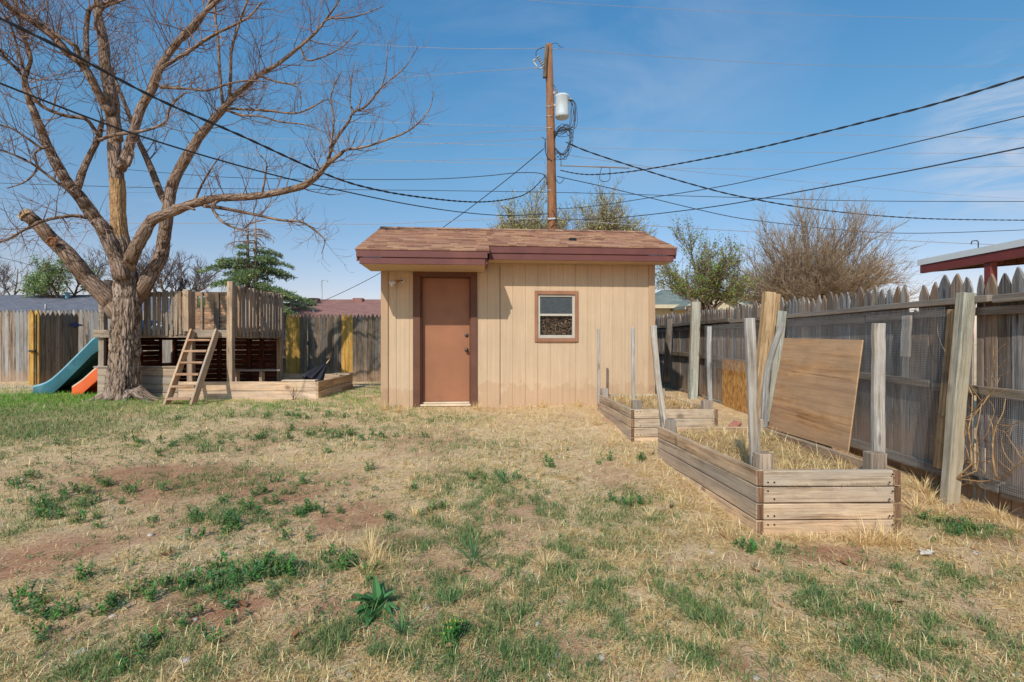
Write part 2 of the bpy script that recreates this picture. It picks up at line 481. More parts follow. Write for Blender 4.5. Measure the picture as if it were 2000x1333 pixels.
M['barkdark'] = bark('dark_bark', lin(120, 96, 80), lin(60, 46, 38), lin(150, 115, 80))
M['twigtan'] = wood('tan_twig', lin(190, 164, 132), lin(166, 140, 112), lin(120, 98, 78), None, 0, .5, 1, False)
M['twiggrey'] = wood('grey_twig', lin(168, 148, 136), lin(140, 120, 110), lin(100, 84, 76), None, 0, .5, 1, False)
M['twigbrown'] = wood('brown_twig', lin(176, 146, 130), lin(138, 110, 98), lin(88, 68, 60), None, 0, .5, 1, False)
M['pole'] = wood('creosoted_pole_wood', lin(176, 124, 84), lin(146, 98, 66), lin(84, 56, 40), lin(120, 90, 72), 0.4, 0.2)

def shingle(name, cols, var=0.3):
    m, nt, b = newmat(name, 0.95, 0.1)
    tn = attr(nt, 'tone').outputs['Fac']; g = attr(nt, 'grain').outputs['Vector']
    c = ramp(nt, tn, [(i / (len(cols) - 1), q) for i, q in enumerate(cols)])
    n1 = noise(nt, g, 55, 4, 0.7)
    c = mixc(nt, 1.0, c, ramp(nt, n1, [(0.3, 1 - var), (0.7, 1 + var * 0.5)]), 'MULTIPLY')
    nt.links.new(c, b.inputs['Base Color']); bump(nt, b, n1, 0.5, 0.004)
    return m
M['shingle'] = shingle('brown_shingle', [lin(136, 98, 80), lin(158, 116, 96), lin(174, 132, 108), lin(186, 148, 116), lin(164, 120, 98)])
def farroof(name, a, bcol):
    m, nt, b = newmat(name, 0.95, 0.1)
    tc = N(nt, 'ShaderNodeTexCoord').outputs['Object']
    br = N(nt, 'ShaderNodeTexBrick'); br.inputs['Scale'].default_value = 1.0
    br.inputs['Brick Width'].default_value = 0.45; br.inputs['Row Height'].default_value = 0.17
    br.inputs['Mortar Size'].default_value = 0.012
    br.inputs['Color1'].default_value = a; br.inputs['Color2'].default_value = bcol
    br.inputs['Mortar'].default_value = mixv(a, (0, 0, 0, 1), 0.35)
    nt.links.new(tc, br.inputs['Vector'])
    n1 = noise(nt, tc, 2.5, 6, 0.7)
    c = mixc(nt, 1.0, br.outputs['Color'], ramp(nt, n1, [(0.3, 0.8), (0.7, 1.15)]), 'MULTIPLY')
    nt.links.new(c, b.inputs['Base Color']); return m
M['roofgrey'] = farroof('grey_shingle_roof', lin(104, 104, 112), lin(120, 119, 126))
M['roofbrown'] = farroof('brown_shingle_roof', lin(146, 104, 94), lin(158, 116, 104))
M['roofgreen'] = farroof('greygreen_shingle_roof', lin(120, 128, 120), lin(136, 142, 134))
# ------------------------------------------------------------------ camera, sun, sky
cam = link(bpy.data.objects.new('camera', bpy.data.cameras.new('camera')))
cam.location = (0, 0, H); cam.rotation_euler = (math.radians(90), 0, 0)
cam.data.sensor_width = 36; cam.data.lens = 18.0; cam.data.clip_start = 0.05; cam.data.clip_end = 3000
sc.camera = cam

SUN = Vector((-0.37, -1.0, 0.86)).normalized()
sl = bpy.data.lights.new('sun', 'SUN'); sl.energy = 3.8; sl.angle = math.radians(0.5); sl.color = (1.0, 0.955, 0.89)
so = link(bpy.data.objects.new('sun', sl)); so.rotation_euler = (-SUN).to_track_quat('-Z', 'Y').to_euler()
so.location = (-6, -15, 14)

w = bpy.data.worlds.new('World'); sc.world = w; w.use_nodes = True
nt = w.node_tree; bg = nt.nodes['Background']
sky = N(nt, 'ShaderNodeTexSky', sky_type='NISHITA'); sky.sun_disc = False
sky.sun_elevation = math.asin(SUN.z); sky.sun_rotation = math.atan2(SUN.x, SUN.y)
sky.altitude = 900; sky.air_density = 1.0; sky.dust_density = 1.6; sky.ozone_density = 2.2
tc = N(nt, 'ShaderNodeTexCoord').outputs['Generated']
cl = noise(nt, mapv(nt, tc, (1.6, 1.6, 6.0), (0.3, 0.0, 0.2)), 1.6, 7, 0.6, 0.4)
clf = ramp(nt, cl, [(0.56, 0.0), (0.85, 0.22)])
# the one denser wisp low on the right-hand side of the view
d0 = P(2010, 275, 10) - Vector((0, 0, H)); d0.normalize()
dot = N(nt, 'ShaderNodeVectorMath', operation='DOT_PRODUCT'); dot.inputs[1].default_value = d0
nt.links.new(tc, dot.inputs[0])
near = ramp(nt, dot.outputs['Value'], [(0.991, 0.0), (0.9995, 1.0)])
wis = ramp(nt, noise(nt, mapv(nt, tc, (3, 3, 12)), 2.4, 6, 0.6, 0.6), [(0.4, 0.0), (0.62, 0.75)])
d1 = P(1180, 40, 10) - Vector((0, 0, H)); d1.normalize()
dot1 = N(nt, 'ShaderNodeVectorMath', operation='DOT_PRODUCT'); dot1.inputs[1].default_value = d1
nt.links.new(tc, dot1.inputs[0])
veil = math1(nt, 'MULTIPLY', ramp(nt, dot1.outputs['Value'], [(0.93, 0.0), (0.995, 1.0)]), ramp(nt, noise(nt, mapv(nt, tc, (1.2, 1.2, 3.5), (5, 2, 1)), 2.0, 5, 0.6, 0.5), [(0.38, 0.0), (0.7, 0.3)]))
clf = math1(nt, 'MAXIMUM', clf, veil)
clf = math1(nt, 'MAXIMUM', clf, math1(nt, 'MULTIPLY', near, wis), True)
sz = N(nt, 'ShaderNodeSeparateXYZ'); nt.links.new(tc, sz.inputs[0])
# clear dry desert air: deep azure overhead, dusty lavender low down
tint = mixc(nt, 1.0, sky.outputs[0], ramp(nt, sz.outputs['Z'], [(0.0, (1.12, .80, .77, 1)), (.1, (.98, .82, .80, 1)), (.2, (.79, .87, .87, 1)), (.34, (.68, 1.02, 1.03, 1)), (.56, (.54, 1.13, 1.28, 1))]), 'MULTIPLY')
skyc = mixc(nt, clf, tint, (4.0, 4.4, 5.2, 1))
nt.links.new(skyc, bg.inputs['Color']); bg.inputs['Strength'].default_value = 0.15
sc.view_settings.view_transform = 'Standard'; sc.view_settings.look = 'None'
sc.view_settings.exposure = 0.0; sc.view_settings.gamma = 1.0
sc.cycles.max_bounces = 6; sc.cycles.transparent_max_bounces = 12

# ------------------------------------------------------------------ ground
SHED_ANG = math.radians(4.5)
def shed_local(x, y):
    dx = x + 2.04; dy = y - 8.0
    c, s = math.cos(SHED_ANG), math.sin(SHED_ANG)
    return dx * c + dy * s, -dx * s + dy * c        # along the wall, behind the wall

P1 = [(1.53, 3.2), (2.44, 3.22), (2.50, 5.15), (1.45, 5.10)]      # near planter (plan)
P2 = [(1.34, 5.78), (2.34, 5.82), (2.30, 7.70), (1.28, 7.70)]    # far planter
def inpoly(x, y, poly, m=0.0):
    x = np.asarray(x, float); y = np.asarray(y, float)
    r = np.ones(x.shape, bool)
    n = len(poly)
    for i in range(n):
        (x0, y0), (x1, y1) = poly[i], poly[(i + 1) % n]
        r &= ((x1 - x0) * (y - y0) - (y1 - y0) * (x - x0)) / math.hypot(x1 - x0, y1 - y0) > m
    return r

def base_z(x, y):
    x = np.asarray(x, float); y = np.asarray(y, float)
    z = 0.165 * sstep(3.2, 8.6, y)
    z = z + 0.05 * (fbm(x, y, 0.9, 3, 3) - 0.5) + 0.03 * (fbm(x, y, 3.2, 9, 3) - 0.5)
    z = z + 0.05 * sstep(0.7, 0.0, np.hypot(x + 6.65, y - 8.75) - 0.25)      # swell round the tree
    return z
def gz(x, y): return float(base_z(np.array([x]), np.array([y]))[0])

def pxg(px, py):
    """photo pixel of a ground spot -> ground point"""
    h = H
    for _ in range(4):
        Y = h * F / (py - CY); X = (px - CX) / F * Y
        h = H - gz(X, Y)
    return X, Y

# ground patches seen in the photo: px, py, radius across, radius up/down, amount
GREEN = [(90, 785, 260, 38, 2.4), (60, 840, 220, 28, 1.5), (30, 880, 80, 20, .6), (330, 800, 140, 16, 1.0), (500, 795, 140, 14, .8), (640, 795, 110, 16, .7), (715, 770, 45, 26, 1.2),
         (720, 800, 80, 12, .8), (810, 818, 120, 8, .75), (150, 810, 120, 22, .8), (640, 845, 220, 10, .5), (390, 862, 160, 14, .6), (930, 950, 120, 26, .6), (1010, 1000, 150, 34, .65),
         (900, 1040, 130, 40, .6), (1080, 1110, 170, 60, .75), (900, 1180, 170, 70, .65), (760, 1240, 170, 60, .55), (980, 1250, 200, 70, .5), (1200, 1160, 160, 60, .6),
         (1350, 1230, 200, 60, .6), (1580, 1180, 220, 60, .7), (1800, 1220, 240, 60, .6), (1850, 1130, 140, 30, .5), (1650, 1270, 240, 50, .5), (430, 1020, 120, 40, .35),
         (560, 1110, 90, 30, .5), (440, 1135, 100, 26, .5), (150, 985, 130, 24, .45), (60, 1020, 80, 30, .3), (300, 1280, 250, 60, .35), (1190, 1000, 120, 40, .4), (1860, 1030, 70, 16, .7),
         (1505, 1078, 60, 12, .6), (420, 940, 240, 26, .3), (1240, 985, 80, 30, .35), (860, 870, 260, 16, .25)]
BARE = [(90, 1090, 140, 60, .7), (330, 940, 260, 40, .85), (1010, 860, 220, 16, .35), (690, 1010, 100, 40, .8), (80, 920, 120, 26, .8), (1600, 1080, 120, 20, .9), (1440, 1090, 80, 18, .5), (400, 1190, 170, 50, .8),
        (100, 1250, 150, 70, .6), (640, 1190, 60, 40, .5), (780, 1060, 60, 30, .7), (1100, 905, 120, 26, .4), (1930, 1050, 80, 26, .8), (560, 965, 180, 24, .6), (1690, 1095, 120, 18, .6),
        (900, 1290, 90, 30, .3), (1440, 1300, 100, 30, .5), (250, 1120, 120, 40, .5), (620, 830, 200, 12, .5)]
STRAW = [(1000, 800, 280, 12, .9), (1080, 900, 300, 40, .5), (800, 930, 240, 40, .5), (1300, 930, 90, 60, .9), (1400, 1050, 120, 30, .8), (1740, 1055, 100, 16, 1.0), (1830, 975, 80, 30, 1.0),
         (720, 1090, 90, 40, .8), (260, 800, 120, 10, .6), (880, 830, 260, 16, .7), (1250, 880, 60, 30, .8), (1150, 1060, 200, 40, .4), (1060, 1200, 240, 80, .35), (1280, 1090, 120, 40, .6),
         (640, 900, 160, 24, .4), (1500, 1250, 200, 60, .3), (180, 860, 200, 16, .4), (700, 1290, 200, 40, .4)]
def blobs(lst):
    out = []
    for px, py, rx, ry, a in lst:
        x, y = pxg(px, py)
        out.append((x, y, rx * y / F, max(ry * y * y / (F * 1.1), 0.12), a))
    return out
GREEN, BARE, STRAW = blobs(GREEN), blobs(BARE), blobs(STRAW)
def field(lst, x, y):
    t = np.zeros(np.shape(x))
    for cx, cy, rx, ry, a in lst:
        t = np.maximum(t, a * np.exp(-(((x - cx) / rx) ** 2 + ((y - cy) / ry) ** 2)))
    return t
def masks(x, y):
    n = fbm(x, y, 2.6, 31, 4); n2 = fbm(x, y, 1.1, 57, 4); n3 = fbm(x, y, 6.5, 77, 3)
    g = field(GREEN, x, y) * (0.25 + 1.5 * n) + 0.10
    b = field(BARE, x, y) * (0.25 + 1.5 * n2)
    s = 0.45 + field(STRAW, x, y) * 0.9 + 0.5 * (n - 0.5)
    g = np.clip((g - 0.10) * 2.8, 0, 1) * sstep(0.30, 0.54, n3 * 0.6 + n * 0.4) * (0.15 + 0.85 * sstep(0.40, 0.62, 0.5 * fbm(x, y, 10, 15, 3) + 0.5 * fbm(x, y, 26, 25, 2))) * 0.95
    g = np.maximum(g, np.clip((field(GREEN[:4], x, y) - .5) * 1.3, 0, .95))
    b = np.clip((b - 0.20) * 2.3, 0, 1)
    b = np.maximum(b, sstep(0.56, 0.70, n2) * 0.65)
    n5 = fbm(x, y, 12.0, 41, 3)
    s = s * (0.35 + 1.25 * sstep(0.36, 0.62, n5)) * (1 - 0.5 * np.clip(g, 0, 1))
    return np.clip(g, 0, 1), b, np.clip(s * (1 - 0.8 * b), 0.03, 1.3)

def ground():
    xs = np.concatenate([[-900, -400, -200, -100, -60, -40, -28, -20, -16], np.arange(-14, 6.01, 0.06), [7, 8, 10, 13, 17, 24, 40, 80, 200, 900]])
    ys = np.concatenate([[-200, -60, -20, -8, -3, -1, 0.3], np.arange(0.8, 13.6, 0.055), [14.5, 16, 19, 23, 28, 36, 50, 80, 150, 300, 1200]])
    X, Y = np.meshgrid(xs, ys)
    x = X.ravel(); y = Y.ravel()
    z = base_z(x, y) + 0.012 * (fbm(x, y, 11, 5, 3) - 0.5)
    z = np.where((np.abs(x) > 60) | (y > 40), 0.165 * (y > 0), z)
    nx, ny = len(xs), len(ys)
    i = np.arange(nx - 1)[None, :] + (np.arange(ny - 1) * nx)[:, None]
    i = i.ravel()
    q = np.stack([i, i + 1, i + 1 + nx, i + nx], 1)
    me = bpy.data.meshes.new('ground')
    me.vertices.add(len(x)); me.vertices.foreach_set('co', np.stack([x, y, z], 1).astype(np.float32).ravel())
    me.loops.add(q.size); me.loops.foreach_set('vertex_index', q.astype(np.int32).ravel())
    me.polygons.add(len(q)); me.polygons.foreach_set('loop_start', np.arange(0, q.size, 4, dtype=np.int32))
    me.polygons.foreach_set('use_smooth', np.ones(len(q), bool))
    me.update(calc_edges=True)
    g, b, s = masks(x, y)
    soil = np.array(lin(214, 176, 138)[:3]); red = np.array(lin(178, 122, 92)[:3]); st = np.array(lin(232, 204, 158)[:3]); gr = np.array(lin(128, 128, 76)[:3])
    n = fbm(x, y, 3.7, 91, 4)[:, None]
    c = soil * (1 - b[:, None]) + red * b[:, None]
    k = np.clip(s * 1.0, 0, 0.95)[:, None] * (0.55 + n)
    k = np.clip(k, 0, 1); c = c * (1 - k) + st * k
    k = np.clip(g * 0.5, 0, 0.5)[:, None]; c = c * (1 - k) + gr * k
    rgba = np.concatenate([c, np.ones((len(c), 1))], 1).astype(np.float32)
    at = me.color_attributes.new('Col', 'FLOAT_COLOR', 'POINT'); at.data.foreach_set('color', rgba.ravel())
    m, nt, bs = newmat('dry_lawn_soil', 0.95, 0.08)
    tc = N(nt, 'ShaderNodeTexCoord').outputs['Object']
    c0 = attr(nt, 'Col').outputs['Color']
    f1 = noise(nt, tc, 38, 6, 0.7, 0.6); f2 = noise(nt, tc, 150, 5, 0.7)
    s1 = math1(nt, 'ADD', math1(nt, 'MULTIPLY', f1, 0.5), math1(nt, 'MULTIPLY', f2, 0.5))
    c1 = mixc(nt, 1.0, c0, ramp(nt, s1, [(0.30, 0.45), (0.5, 0.95), (0.68, 1.25)]), 'MULTIPLY')
    # litter: fine straw crumbs in random directions
    for a, sc_ in ((0.5, 1.0), (1.9, 1.3)):
        mp = N(nt, 'ShaderNodeMapping'); mp.inputs['Rotation'].default_value = (0, 0, a); mp.inputs['Scale'].default_value = (28 * sc_, 170 * sc_, 20)
        nt.links.new(tc, mp.inputs['Vector'])
        fx = noise(nt, mp.outputs[0], 1.0, 4, 0.6, 1.2)
        c1 = mixc(nt, ramp(nt, fx, [(0.57, 0.0), (0.66, 0.6)]), c1, lin(222, 188, 146))
        c1 = mixc(nt, ramp(nt, fx, [(0.30, 0.55), (0.40, 0.0)]), c1, lin(120, 86, 62))
    nt.links.new(c1, bs.inputs['Base Color'])
    bump(nt, bs, s1, 0.8, 0.02)
    me.materials.append(m)
    o = link(bpy.data.objects.new('ground', me))
    tag(o, kind='structure')
ground()

def blocked(x, y):
    """footprints in which no grass grows"""
    u, v = shed_local(x, y)
    r = (u > -0.02) & (u < 4.4) & (v > -0.01) & (v < 2.6)
    r |= (x > -7.5) & (x < -3.46) & (y > 9.05) & (y < 11.4)
    r |= np.hypot(x + 6.65, y - 8.75) < 0.34
    for p in (P1, P2):
        r |= inpoly(x, y, p, -0.03) & ~inpoly(x, y, p, 0.05)
    r |= y > 12.95
    return r
PLZ = {0: 0.30, 1: 0.34}
def surf_z(x, y):
    z = base_z(x, y)
    z = np.where(inpoly(x, y, P1, 0.03), 0.285 + 0.05 * (fbm(x, y, 3, 4, 3) - 0.3), z)
    z = np.where(inpoly(x, y, P2, 0.03), 0.36 + 0.05 * (fbm(x, y, 3, 6, 3) - 0.3), z)
    return z

def blade_mesh(name, x, y, z, L, W, az, lean, cols, label, cat=None):
    """one object of many bent blades"""
    n = len(x)
    dx, dy = np.cos(az), np.sin(az)
    sx, sy = -dy, dx
    hz = np.cos(lean); hr = np.sin(lean)
    V = np.zeros((n, 5, 3), np.float32)
    base = np.stack([x, y, z], 1)
    side = np.stack([sx, sy, np.zeros(n)], 1) * (W / 2)[:, None]
    d1 = np.stack([dx * hr * 0.75, dy * hr * 0.75, np.maximum(hz * 1.15, 0.02)], 1)
    d1 /= np.linalg.norm(d1, axis=1)[:, None]
    d2 = np.stack([dx * np.minimum(hr * 1.3, 1), dy * np.minimum(hr * 1.3, 1), hz * 0.75 - 0.1], 1)
    d2 /= np.linalg.norm(d2, axis=1)[:, None]
    mid = base + d1 * (L * 0.52)[:, None]
    tip = mid + d2 * (L * 0.48)[:, None]
    V[:, 0] = base - side; V[:, 1] = base + side; V[:, 2] = mid - side * 0.8; V[:, 3] = mid + side * 0.8; V[:, 4] = tip
    k = (np.arange(n) * 5)[:, None]
    loops = np.concatenate([k + 0, k + 1, k + 3, k + 2, k + 2, k + 3, k + 4], 1).astype(np.int32)
    ls = np.stack([np.arange(n) * 7, np.arange(n) * 7 + 4], 1).astype(np.int32).ravel()
    me = bpy.data.meshes.new(name)
    me.vertices.add(n * 5); me.vertices.foreach_set('co', V.ravel())
    me.loops.add(n * 7); me.loops.foreach_set('vertex_index', loops.ravel())
    me.polygons.add(2 * n); me.polygons.foreach_set('loop_start', ls)
    me.update(calc_edges=True)
    rgba = np.ones((n, 5, 4), np.float32); rgba[:, :, :3] = cols[:, None, :]
    at = me.color_attributes.new('Col', 'FLOAT_COLOR', 'POINT'); at.data.foreach_set('color', rgba.ravel())
    me.materials.append(M['grass'])
    o = link(bpy.data.objects.new(name, me))
    return tag(o, label, cat or 'grass', kind='stuff')

def sample_lawn(n, p=1.25, y0=1.25, y1=12.9):
    """depths thinning out with distance, spread across the yard"""
    u = RNG.random(n)
    a = 1 - p
    y = (y0 ** a + u * (y1 ** a - y0 ** a)) ** (1 / a)
    hw = y * 1.08 + 0.9
    x = (RNG.random(n) * 2 - 1) * hw
    return x, y

def palette(n, cols, var=0.16):
    c = np.array([lin(*q)[:3] for q in cols])
    i = RNG.integers(0, len(c), n)
    return c[i] * (1 + (RNG.random((n, 1)) - 0.5) * 2 * var)

def lawn():
    x, y = sample_lawn(620000)
    keep = ~blocked(x, y) & (x < 3.75) & (x > -14)
    x, y = x[keep], y[keep]
    g, b, s = masks(x, y)
    ip = inpoly(x, y, P1) | inpoly(x, y, P2)
    s = np.where(ip, 1.0, s)
    r = RNG.random(len(x))
    k = r < s
    xs, ys = x[k], y[k]; n = len(xs)
    tall = RNG.random(n) < 0.06
    L = np.where(tall, RNG.uniform(0.06, 0.12, n), RNG.uniform(0.03, 0.085, n)) * (0.75 + 0.05 * ys) * (0.7 + 0.5 * np.clip(s[k], 0, 1.2)) * np.where(ip[k], 1.5, 1)
    W = RNG.uniform(0.0015, 0.0032, n) * (0.65 + 0.19 * ys)
    lean = np.where(RNG.random(n) < 0.90, RNG.uniform(1.38, 1.60, n), RNG.uniform(0.3, 1.2, n))
    c = palette(n, [(244, 218, 162), (236, 204, 144), (222, 188, 128), (248, 226, 176), (200, 162, 108), (150, 112, 78), (230, 196, 134)])
    blade_mesh('dry_grass', xs, ys, surf_z(xs, ys) + RNG.uniform(0, 0.012, n), L, W, RNG.random(n) * 6.283, lean, c,
               'straw coloured dead grass lying matted over the whole yard')
    # living grass, in patches
    x, y = sample_lawn(900000)
    keep = ~blocked(x, y) & (x < 3.75) & (x > -14)
    x, y = x[keep], y[keep]
    g, b, s = masks(x, y)
    ip = inpoly(x, y, P1) | inpoly(x, y, P2)
    g = np.where(ip, 0.03, g)
    k = RNG.random(len(x)) < g * 0.8
    xs, ys = x[k], y[k]; n = len(xs)
    lush = sstep(6.5, 9, ys)
    L = RNG.uniform(0.022, 0.062, n) * (0.8 + 0.5 * g[k]) * (1 + 0.25 * lush)
    W = RNG.uniform(0.002, 0.0036, n) * (0.7 + 0.16 * ys)
    lean = RNG.uniform(0.25, 1.3, n)
    c = palette(n, [(104, 132, 72), (88, 118, 64), (120, 142, 78), (140, 152, 90), (82, 110, 68), (110, 134, 86), (160, 158, 104)])
    c2 = palette(n, [(104, 158, 52), (88, 142, 46), (122, 166, 62), (140, 172, 76)])
    c = c * (1 - lush[:, None]) + c2 * lush[:, None]
    blade_mesh('green_grass', xs, ys, surf_z(xs, ys), L, W, RNG.random(n) * 6.283, lean, c,
               'green grass growing in scattered patches through the dead lawn')
lawn()

# ------------------------------------------------------------------ leaf / weed meshes with their own colours
class LM:
    """leaf collector with colour per vertex"""
    def __init__(s): s.v = []; s.f = []; s.c = []
    def leaf(s, p, d, nrm, L, W, col, bend=0.25, segs=3):
        p = Vector(p); d = Vector(d).normalized(); side = d.cross(Vector(nrm))
        if side.length < 1e-4: side = d.orthogonal()
        side.normalize(); nn = side.cross(d).normalized()
        prof = (0.35, 1.0, 0.75, 0.0) if segs == 3 else (0.25, 0.8, 1.0, 0.85, 0.5, 0.0)
        b = len(s.v); m = len(prof)
        for i, wv in enumerate(prof):
            t = i / (m - 1)
            c = p + d * (L * t) - nn * (bend * L * t * t)
            if i == m - 1:
                s.v.append(tuple(c)); s.c.append(col)
            else:
                lift = nn * (0.22 * wv * W)
                s.v += [tuple(c - side * (wv * W / 2) + lift), tuple(c), tuple(c + side * (wv * W / 2) + lift)]
                s.c += [col, tuple(q * 1.12 for q in col), col]
        for i in range(m - 2):
            k = b + i * 3
            s.f += [(k, k + 1, k + 4, k + 3), (k + 1, k + 2, k + 5, k + 4)]
        k = b + (m - 2) * 3
        s.f += [(k, k + 1, k + 3), (k + 1, k + 2, k + 3)]
    def quad(s, p, d, nrm, L, W, col):
        p = Vector(p); d = Vector(d).normalized(); side = d.cross(Vector(nrm))
        if side.length < 1e-4: side = d.orthogonal()
        side.normalize(); b = len(s.v)
        s.v += [tuple(p), tuple(p + d * L * .45 + side * W / 2), tuple(p + d * L), tuple(p + d * L * .45 - side * W / 2)]
        s.c += [col] * 4; s.f.append((b, b + 1, b + 2, b + 3))
    def mesh(s, name, mat, off=(0, 0, 0)):
        me = bpy.data.meshes.new(name)
        me.from_pydata([(a - off[0], b - off[1], c - off[2]) for a, b, c in s.v], [], s.f)
        rgba = np.ones((len(s.v), 4), np.float32); rgba[:, :3] = np.array([q[:3] for q in s.c])
        at = me.color_attributes.new('Col', 'FLOAT_COLOR', 'POINT'); at.data.foreach_set('color', rgba.ravel())
        me.materials.append(mat); me.update()
        return me
    def build(s, name, mat, parent=None):
        off = OFF[parent.name] if parent is not None else Vector((0, 0, 0))
        o = link(bpy.data.objects.new(name, s.mesh(name, mat, off)))
        if parent is not None: o.parent = parent
        return o

def jit(col, v=0.2):
    k = 1 + random.uniform(-v, v)
    return tuple(q * k for q in col[:3])
def rdir(up=0.0):
    while True:
        v = Vector((random.uniform(-1, 1), random.uniform(-1, 1), random.uniform(-1, 1)))
        if 0.05 < v.length < 1:
            v.normalize(); v.z += up
            return v.normalized()

def put(name, me, x, y, s=1.0, dz=0.0, label=None, cat=None, group=None, rz=None):
    o = link(bpy.data.objects.new(name, me))
    o.location = (x, y, float(surf_z(np.array([x]), np.array([y]))[0]) + dz)
    o.rotation_euler = (0, 0, random.uniform(0, 6.28) if rz is None else rz); o.scale = (s, s, s)
    return tag(o, label, cat, group)

def small_weed(k):
    lm = LM(); random.seed(100 + k)
    for st in range(random.randint(4, 8)):
        a = random.uniform(0, 6.28); r = random.uniform(0, 0.045)
        base = Vector((r * math.cos(a), r * math.sin(a), 0)); h = random.uniform(0.02, 0.058)
        top = base + Vector((random.uniform(-.02, .02), random.uniform(-.02, .02), h))
        g = lin(random.randint(78, 120), random.randint(112, 146), random.randint(60, 86))
        for j in range(11):
            t = (j + 1) / 11
            p = base.lerp(top, t)
            d = rdir(0.5 + 0.5 * t); d.z = abs(d.z) * 0.8 + 0.1
            lm.leaf(p, d, (0, 0, 1), random.uniform(0.014, 0.028), random.uniform(0.006, 0.010), jit(g, .2), 0.3)
    return lm.mesh('weed', M['leaf'])
weeds = [small_weed(k) for k in range(7)]
random.seed(5)
WB = [(130, 975, 140, 28, 15), (480, 1010, 140, 45, 24), (560, 1115, 110, 25, 18), (440, 1140, 80, 22, 14), (300, 1180, 160, 40, 10), (620, 1010, 60, 30, 4), (400, 865, 200, 20, 26),
      (640, 850, 120, 15, 16), (90, 1000, 90, 30, 8), (640, 950, 200, 30, 7), (960, 935, 60, 14, 6), (1510, 1078, 50, 10, 5), (1850, 1035, 60, 14, 6), (700, 1130, 60, 30, 4), (90, 1210, 90, 50, 7),
      (350, 1230, 120, 40, 5), (1100, 900, 150, 20, 7), (520, 815, 150, 12, 16), (200, 950, 100, 20, 9), (1230, 985, 40, 20, 3), (250, 1310, 100, 15, 3), (830, 1015, 90, 30, 4)]
for px, py, rx, ry, n in WB:
    for _ in range(n):
        x, y = pxg(px + random.gauss(0, .6) * rx, max(py + random.gauss(0, .6) * ry, 795))
        if bool(blocked(np.array([x]), np.array([y]))[0]): continue
        put('weed', random.choice(weeds), x, y, random.uniform(0.6, 1.3) * (1.0 + .03 * y), 0, 'small leafy green weed sprouting from the dry lawn', 'weed', 'small green weeds in the lawn')
for (px, py) in ((1385, 845), (1410, 845), (1500, 855), (1340, 842), (1512, 852), (1530, 860)):
    Y = 0.9 / (py - CY) * F
    x = (px - CX) / F * Y
    put('weed', random.choice(weeds), min(max(x, 1.66), 2.4), min(max(Y, 3.4), 5.2), 0.8, 0, 'small leafy green weed growing inside the near planter box', 'weed', 'small green weeds inside the near planter')

# the sprigs too small and many to count
lm = LM(); random.seed(33)
for px, py, rx, ry, n in [(380, 865, 300, 22, 150), (130, 975, 150, 34, 60), (480, 1010, 170, 45, 110), (560, 1115, 130, 30, 70), (430, 1140, 100, 26, 50), (640, 850, 160, 18, 60), (100, 1180, 120, 90, 60), (250, 900, 260, 26, 110),
                          (700, 960, 240, 40, 60), (1000, 940, 160, 40, 60), (1300, 1150, 300, 90, 40), (520, 815, 170, 14, 70), (300, 1130, 160, 40, 45), (90, 920, 100, 20, 40), (1700, 1130, 240, 60, 40), (620, 1200, 140, 60, 30)]:
    for _ in range(n):
        x, y = pxg(px + random.gauss(0, .6) * rx, max(py + random.gauss(0, .6) * ry, 795))
        if bool(blocked(np.array([x]), np.array([y]))[0]) or x > 3.4: continue
        b = Vector((x, y, gz(x, y))); g = lin(random.randint(84, 110), random.randint(112, 136), random.randint(66, 84)); s_ = .8 + .05 * y
        for k in range(random.randint(5, 14)):
            lm.leaf(b + Vector((random.gauss(0, .012), random.gauss(0, .012), random.uniform(0, .025))) * s_, rdir(.5), (0, 0, 1), random.uniform(.014, .026) * s_, random.uniform(.006, .009) * s_, jit(g, .2), .3)
tag(lm.build('ground_weeds', M['leaf']), 'tiny green sprigs of weed sprinkled over the dry lawn', 'weeds', kind='stuff')

# the dock plant, the bushy groundsel, the blue-green grass clump
def dock():
    lm = LM(); random.seed(3)
    for i in range(21):
        a = random.uniform(0, 6.28); el = random.uniform(0.1, 1.3)
        d = Vector((math.cos(a) * math.cos(el), math.sin(a) * math.cos(el), math.sin(el)))
        L = random.uniform(0.11, 0.2)
        lm.leaf((0.01 * math.cos(a), 0.01 * math.sin(a), 0.005), d, (0, 0, 1), L, random.uniform(0.055, 0.075), jit(lin(78, 122, 70), .25), random.uniform(.1, .6), 5)
    return lm.mesh('dock_plant', M['leaf'])
x, y = pxg(738, 1188)
put('dock_plant', dock(), x, y, 0.72, 0, 'large rosette weed with long broad green leaves in the foreground lawn', 'weed')
def bushy():
    lm = LM(); random.seed(8)
    for st in range(13):
        a = random.uniform(0, 6.28); r = random.uniform(0, .06); h = random.uniform(.05, .13)
        b = Vector((r * math.cos(a), r * math.sin(a), 0)); t = b * 1.3 + Vector((0, 0, h))
        for j in range(16):
            p = b.lerp(t, (j + 1) / 16); lm.leaf(p, rdir(.4), (0, 0, 1), random.uniform(.018, .034), .012, jit(lin(82, 128, 62), .2), .3)
        lm.leaf(t, (0, 0, 1), (1, 0, 0), .012, .01, lin(200, 180, 60), 0)
    return lm.mesh('bushy_weed', M['leaf'])
x, y = pxg(890, 1255)
put('bushy_weed', bushy(), x, y, 0.85, 0, 'dense bushy weed with yellow tips near the bottom of the lawn', 'weed')
